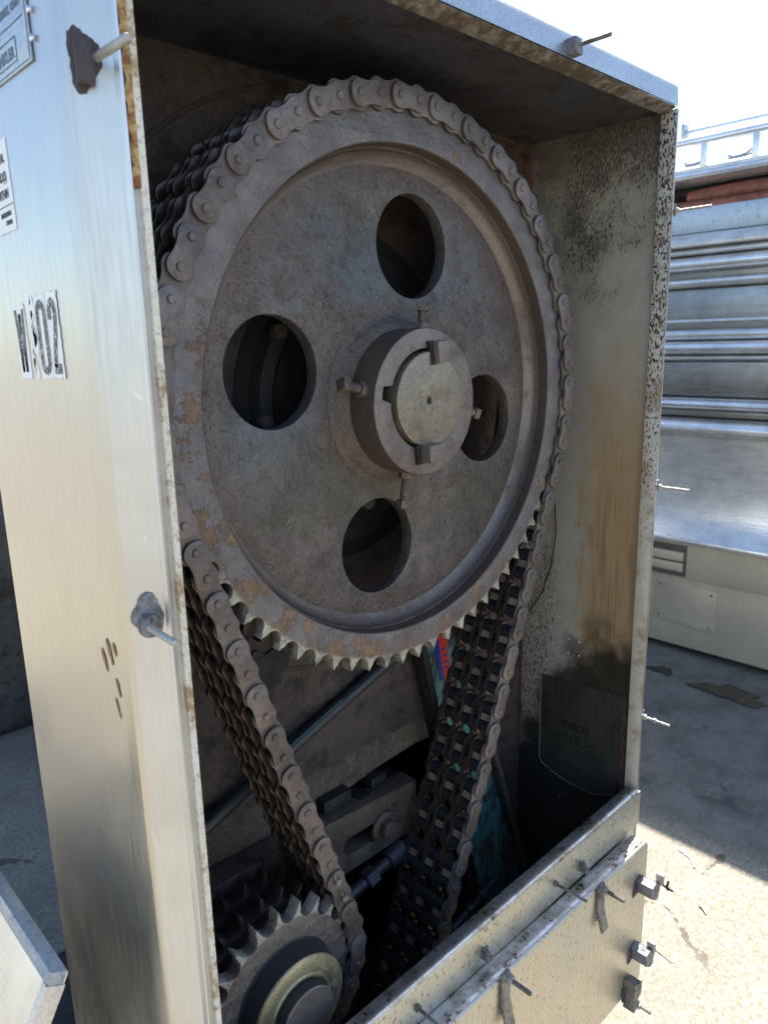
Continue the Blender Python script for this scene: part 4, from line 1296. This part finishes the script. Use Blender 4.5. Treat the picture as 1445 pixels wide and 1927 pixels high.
# core block
b = B(); box(b, X+.06, X+1.05, YA, YB, -1.15, .44); obj('core', b, M_recess, FM)
rib_box('recess_panel', X+.030, X+.058, .236, .420, M_recess)
rib('top_ledge', [(X+.05, .380), (X-.045, .380), (X-.048, .388), (X+.020, .428), (X+.05, .430)], M_white)  # white and tilted up so the colour carries the ledge's sunlit brightness
rib('rolled_rib', rollpts(.350, .372, .012, 8), M_pol, 'thin ribbed bar')
rib('rolled_rib', rollpts(.291, .343, .045), M_pol2, 'bright rolled rib')
rib('rolled_rib', rollpts(.236, .268, .030), M_pol2)
rib_box('recess_panel', X+.020, X+.055, .050, .232, M_recess)
rib('rolled_rib', rollpts(.108, .122, .004, 6, X+.02), M_pol)
rib('rolled_rib', rollpts(.046, .085, .020), M_pol)
rib('rolled_rib', rollpts(-.006, .042, .045), M_pol2, 'bright rolled rib')
rib('rolled_rib', rollpts(-.030, -.010, .018), M_pol)
rib_box('recess_panel', X+.020, X+.055, -.166, -.032, M_recess)
rib('rolled_rib', rollpts(-.212, -.168, .042), M_pol2, 'bright rolled rib')
rib_box('recess_panel', X+.025, X+.055, -.245, -.214, M_recess)
rib('rolled_rib', rollpts(-.316, -.246, .050), M_pol2, 'broad bright rolled rib')
# big curved apron
ap = [(X+.010, -.318), (X+.010, -.42), (X+.004, -.52), (X-.012, -.60), (X-.040, -.665), (X-.070, -.705), (X-.074, -.712), (X-.074, -.720), (X-.05, -.724)]
rib('apron', ap, M_pol, 'smooth polished apron')
rib_box('base_band', X-.030, X+.05, -.876, -.726, M_tan, .006)
rib_box('base_panel', X-.005, X+.05, -1.172, -.874, M_tan, .004)
# recessed slot in the band
b = B(); box(b, X-.034, X-.0295, .668, YB, -.870, -.742); sl_ = obj('slot_frame', b, M_recess, FM)
b = B(); box(b, X-.040, X-.033, .680, YB, -.850, -.815); box(b, X-.044, X-.033, .680, YB, -.806, -.770); obj('slot_bar', b, M_tan, sl_, bevel=.003)
bm = B()
lp_ = []
for (cy2, cz2, a0) in ((.565, -1.070, 180), (.785, -1.058, 270), (.785, -.922, 0), (.565, -.928, 90)):
    for k in range(5): a = R_(a0+90*k/4); lp_.append((cy2+.016*math.cos(a), cz2+.016*math.sin(a)))
bq = flat_shape([lp_], .004, .0008, 1, Matrix(((0, 0, -1, X-.0052), (1, 0, 0, 0), (0, 1, 0, 0), (0, 0, 0, 1))))
ap_ = obj('access_plate', bq, M_tan, FM, label='rounded access plate held by four screws')
for (y, z) in ((.572, -.930), (.572, -1.066), (.778, -.925), (.778, -1.055)):
    b = B(); lathe(b, (X-.009, y, z), (-1, 0, 0), [(0, .006), (.002, .005), (.003, .003)], 10); obj('screw', b, M_weld, ap_)
bm = B(); box(bm, X+.10, X+1.0, YA+.1, YB-.1, -1.2, -1.152); obj('plinth', bm, M_black, FM)
# upper works: galvanised sheet, red pipes in dark gap, edge band, white deck, rails
rib_box('galvanised_sheet', X+.030, X+.060, .432, .520, M_galv)
b = B(); box(b, X+.12, X+1.0, YA, YB, .44, .606); obj('upper_core', b, M_black, FM)
for (z, r, x, y0, y1) in ((.528, .022, X+.055, YA, YB), (.566, .026, X+.080, YA, .80), (.560, .030, X+.085, .86, YB)):
    n = 30; b = B(); tube(b, [(x+random.uniform(-.004, .004), y0+(y1-y0)*k/n, z+random.uniform(-.004, .004)) for k in range(n+1)], r, 14)
    obj('red_pipe', b, M_cop, FM)
rib('edge_band', [(X+.10, .606), (X-.02, .608), (X-.032, .612), (X-.036, .622), (X-.030, .632), (X-.01, .636)], M_pol2)
b = B(); box(b, X-.008, X+1.0, YA, YB, .637, .650); obj('deck', b, M_white, FM, bevel=.003)
# sloping white hood face behind rails
b = B(); loft(b, [Vector((X+.02, 0, .651)), Vector((X+.30, 0, .770)), Vector((X+.95, 0, .775)), Vector((X+.95, 0, .651))], [(0, YA, 0), (0, 1.00, 0)], closed=True); obj('hood', b, M_white, FM)
for (x, z, r, y1) in ((X+.050, .752, .016, 1.6), (X+.115, .800, .014, .84)):
    b = B(); lathe(b, (x, YA, z), (0, 1, 0), [(0, r), (y1-YA, r)], 20); obj('rail_tube', b, M_pol2, FM)
b = B(); box(b, X+.08, X+.12, .84, .85, .77, .83); obj('rail_bracket', b, M_galv, FM, bevel=.002)
for y in (.10, .36, .55, .73):
    b = B(); box(b, X+.036, X+.060, y, y+.022, .652, .742); obj('rail_post', b, M_pol, FM, bevel=.003)
for y in (.22, .44, .64, .80):
    b = B(); lathe(b, (X+.12, y, .700), (-.5, 0, .6), [(0, .045), (.012, .045), (.016, .040)], 28); kn = obj('hood_cap', b, M_galv, FM)

# small litter on the concrete
bm = B(); tube(bm, [(1.085, .150, -1.198), (1.083, .135, -1.198), (1.075, .112, -1.198), (1.060, .098, -1.198), (1.048, .090, -1.197)], .0022, 6)
o = obj('plastic_strip', bm, M_sticker); tag(o, 'short curled white plastic strip lying on the sunlit concrete', 'litter')
bm = B(); tube(bm, [(.935, .030, -1.197), (.930, .018, -1.196), (.920, .008, -1.197)], .0022, 6)
o = obj('dry_leaf', bm, M_tan); tag(o, 'tiny pale curled scrap lying near the middle of the sunlit concrete', 'litter')
# oil stains: thin irregular films
def stain(name, cx, cy2, rx, ry, label):
    pts = []
    for k in range(50):
        a = 2*PI*k/50; r = 1+.22*math.sin(3*a+cx)+.12*math.sin(7*a)+random.uniform(-.06, .06)
        pts.append((cx+rx*r*math.cos(a), cy2+ry*r*math.sin(a)))
    b = flat_shape([pts], .0010, 0, 1, Matrix.Translation((0, 0, -1.1965)))
    o = obj(name, b, M_oil); tag(o, label, 'oil stain', kind='structure'); return o
M_oil = mat_flat('wet_oil_film', (.014, .014, .015), .32, 0, 0, 40)
stain('oil_stain', 2.02, .39, .055, .12, 'wet black oil stain in front of the far machine')
stain('oil_stain', 2.04, .66, .03, .05, 'small wet oil spot nearer the guard')
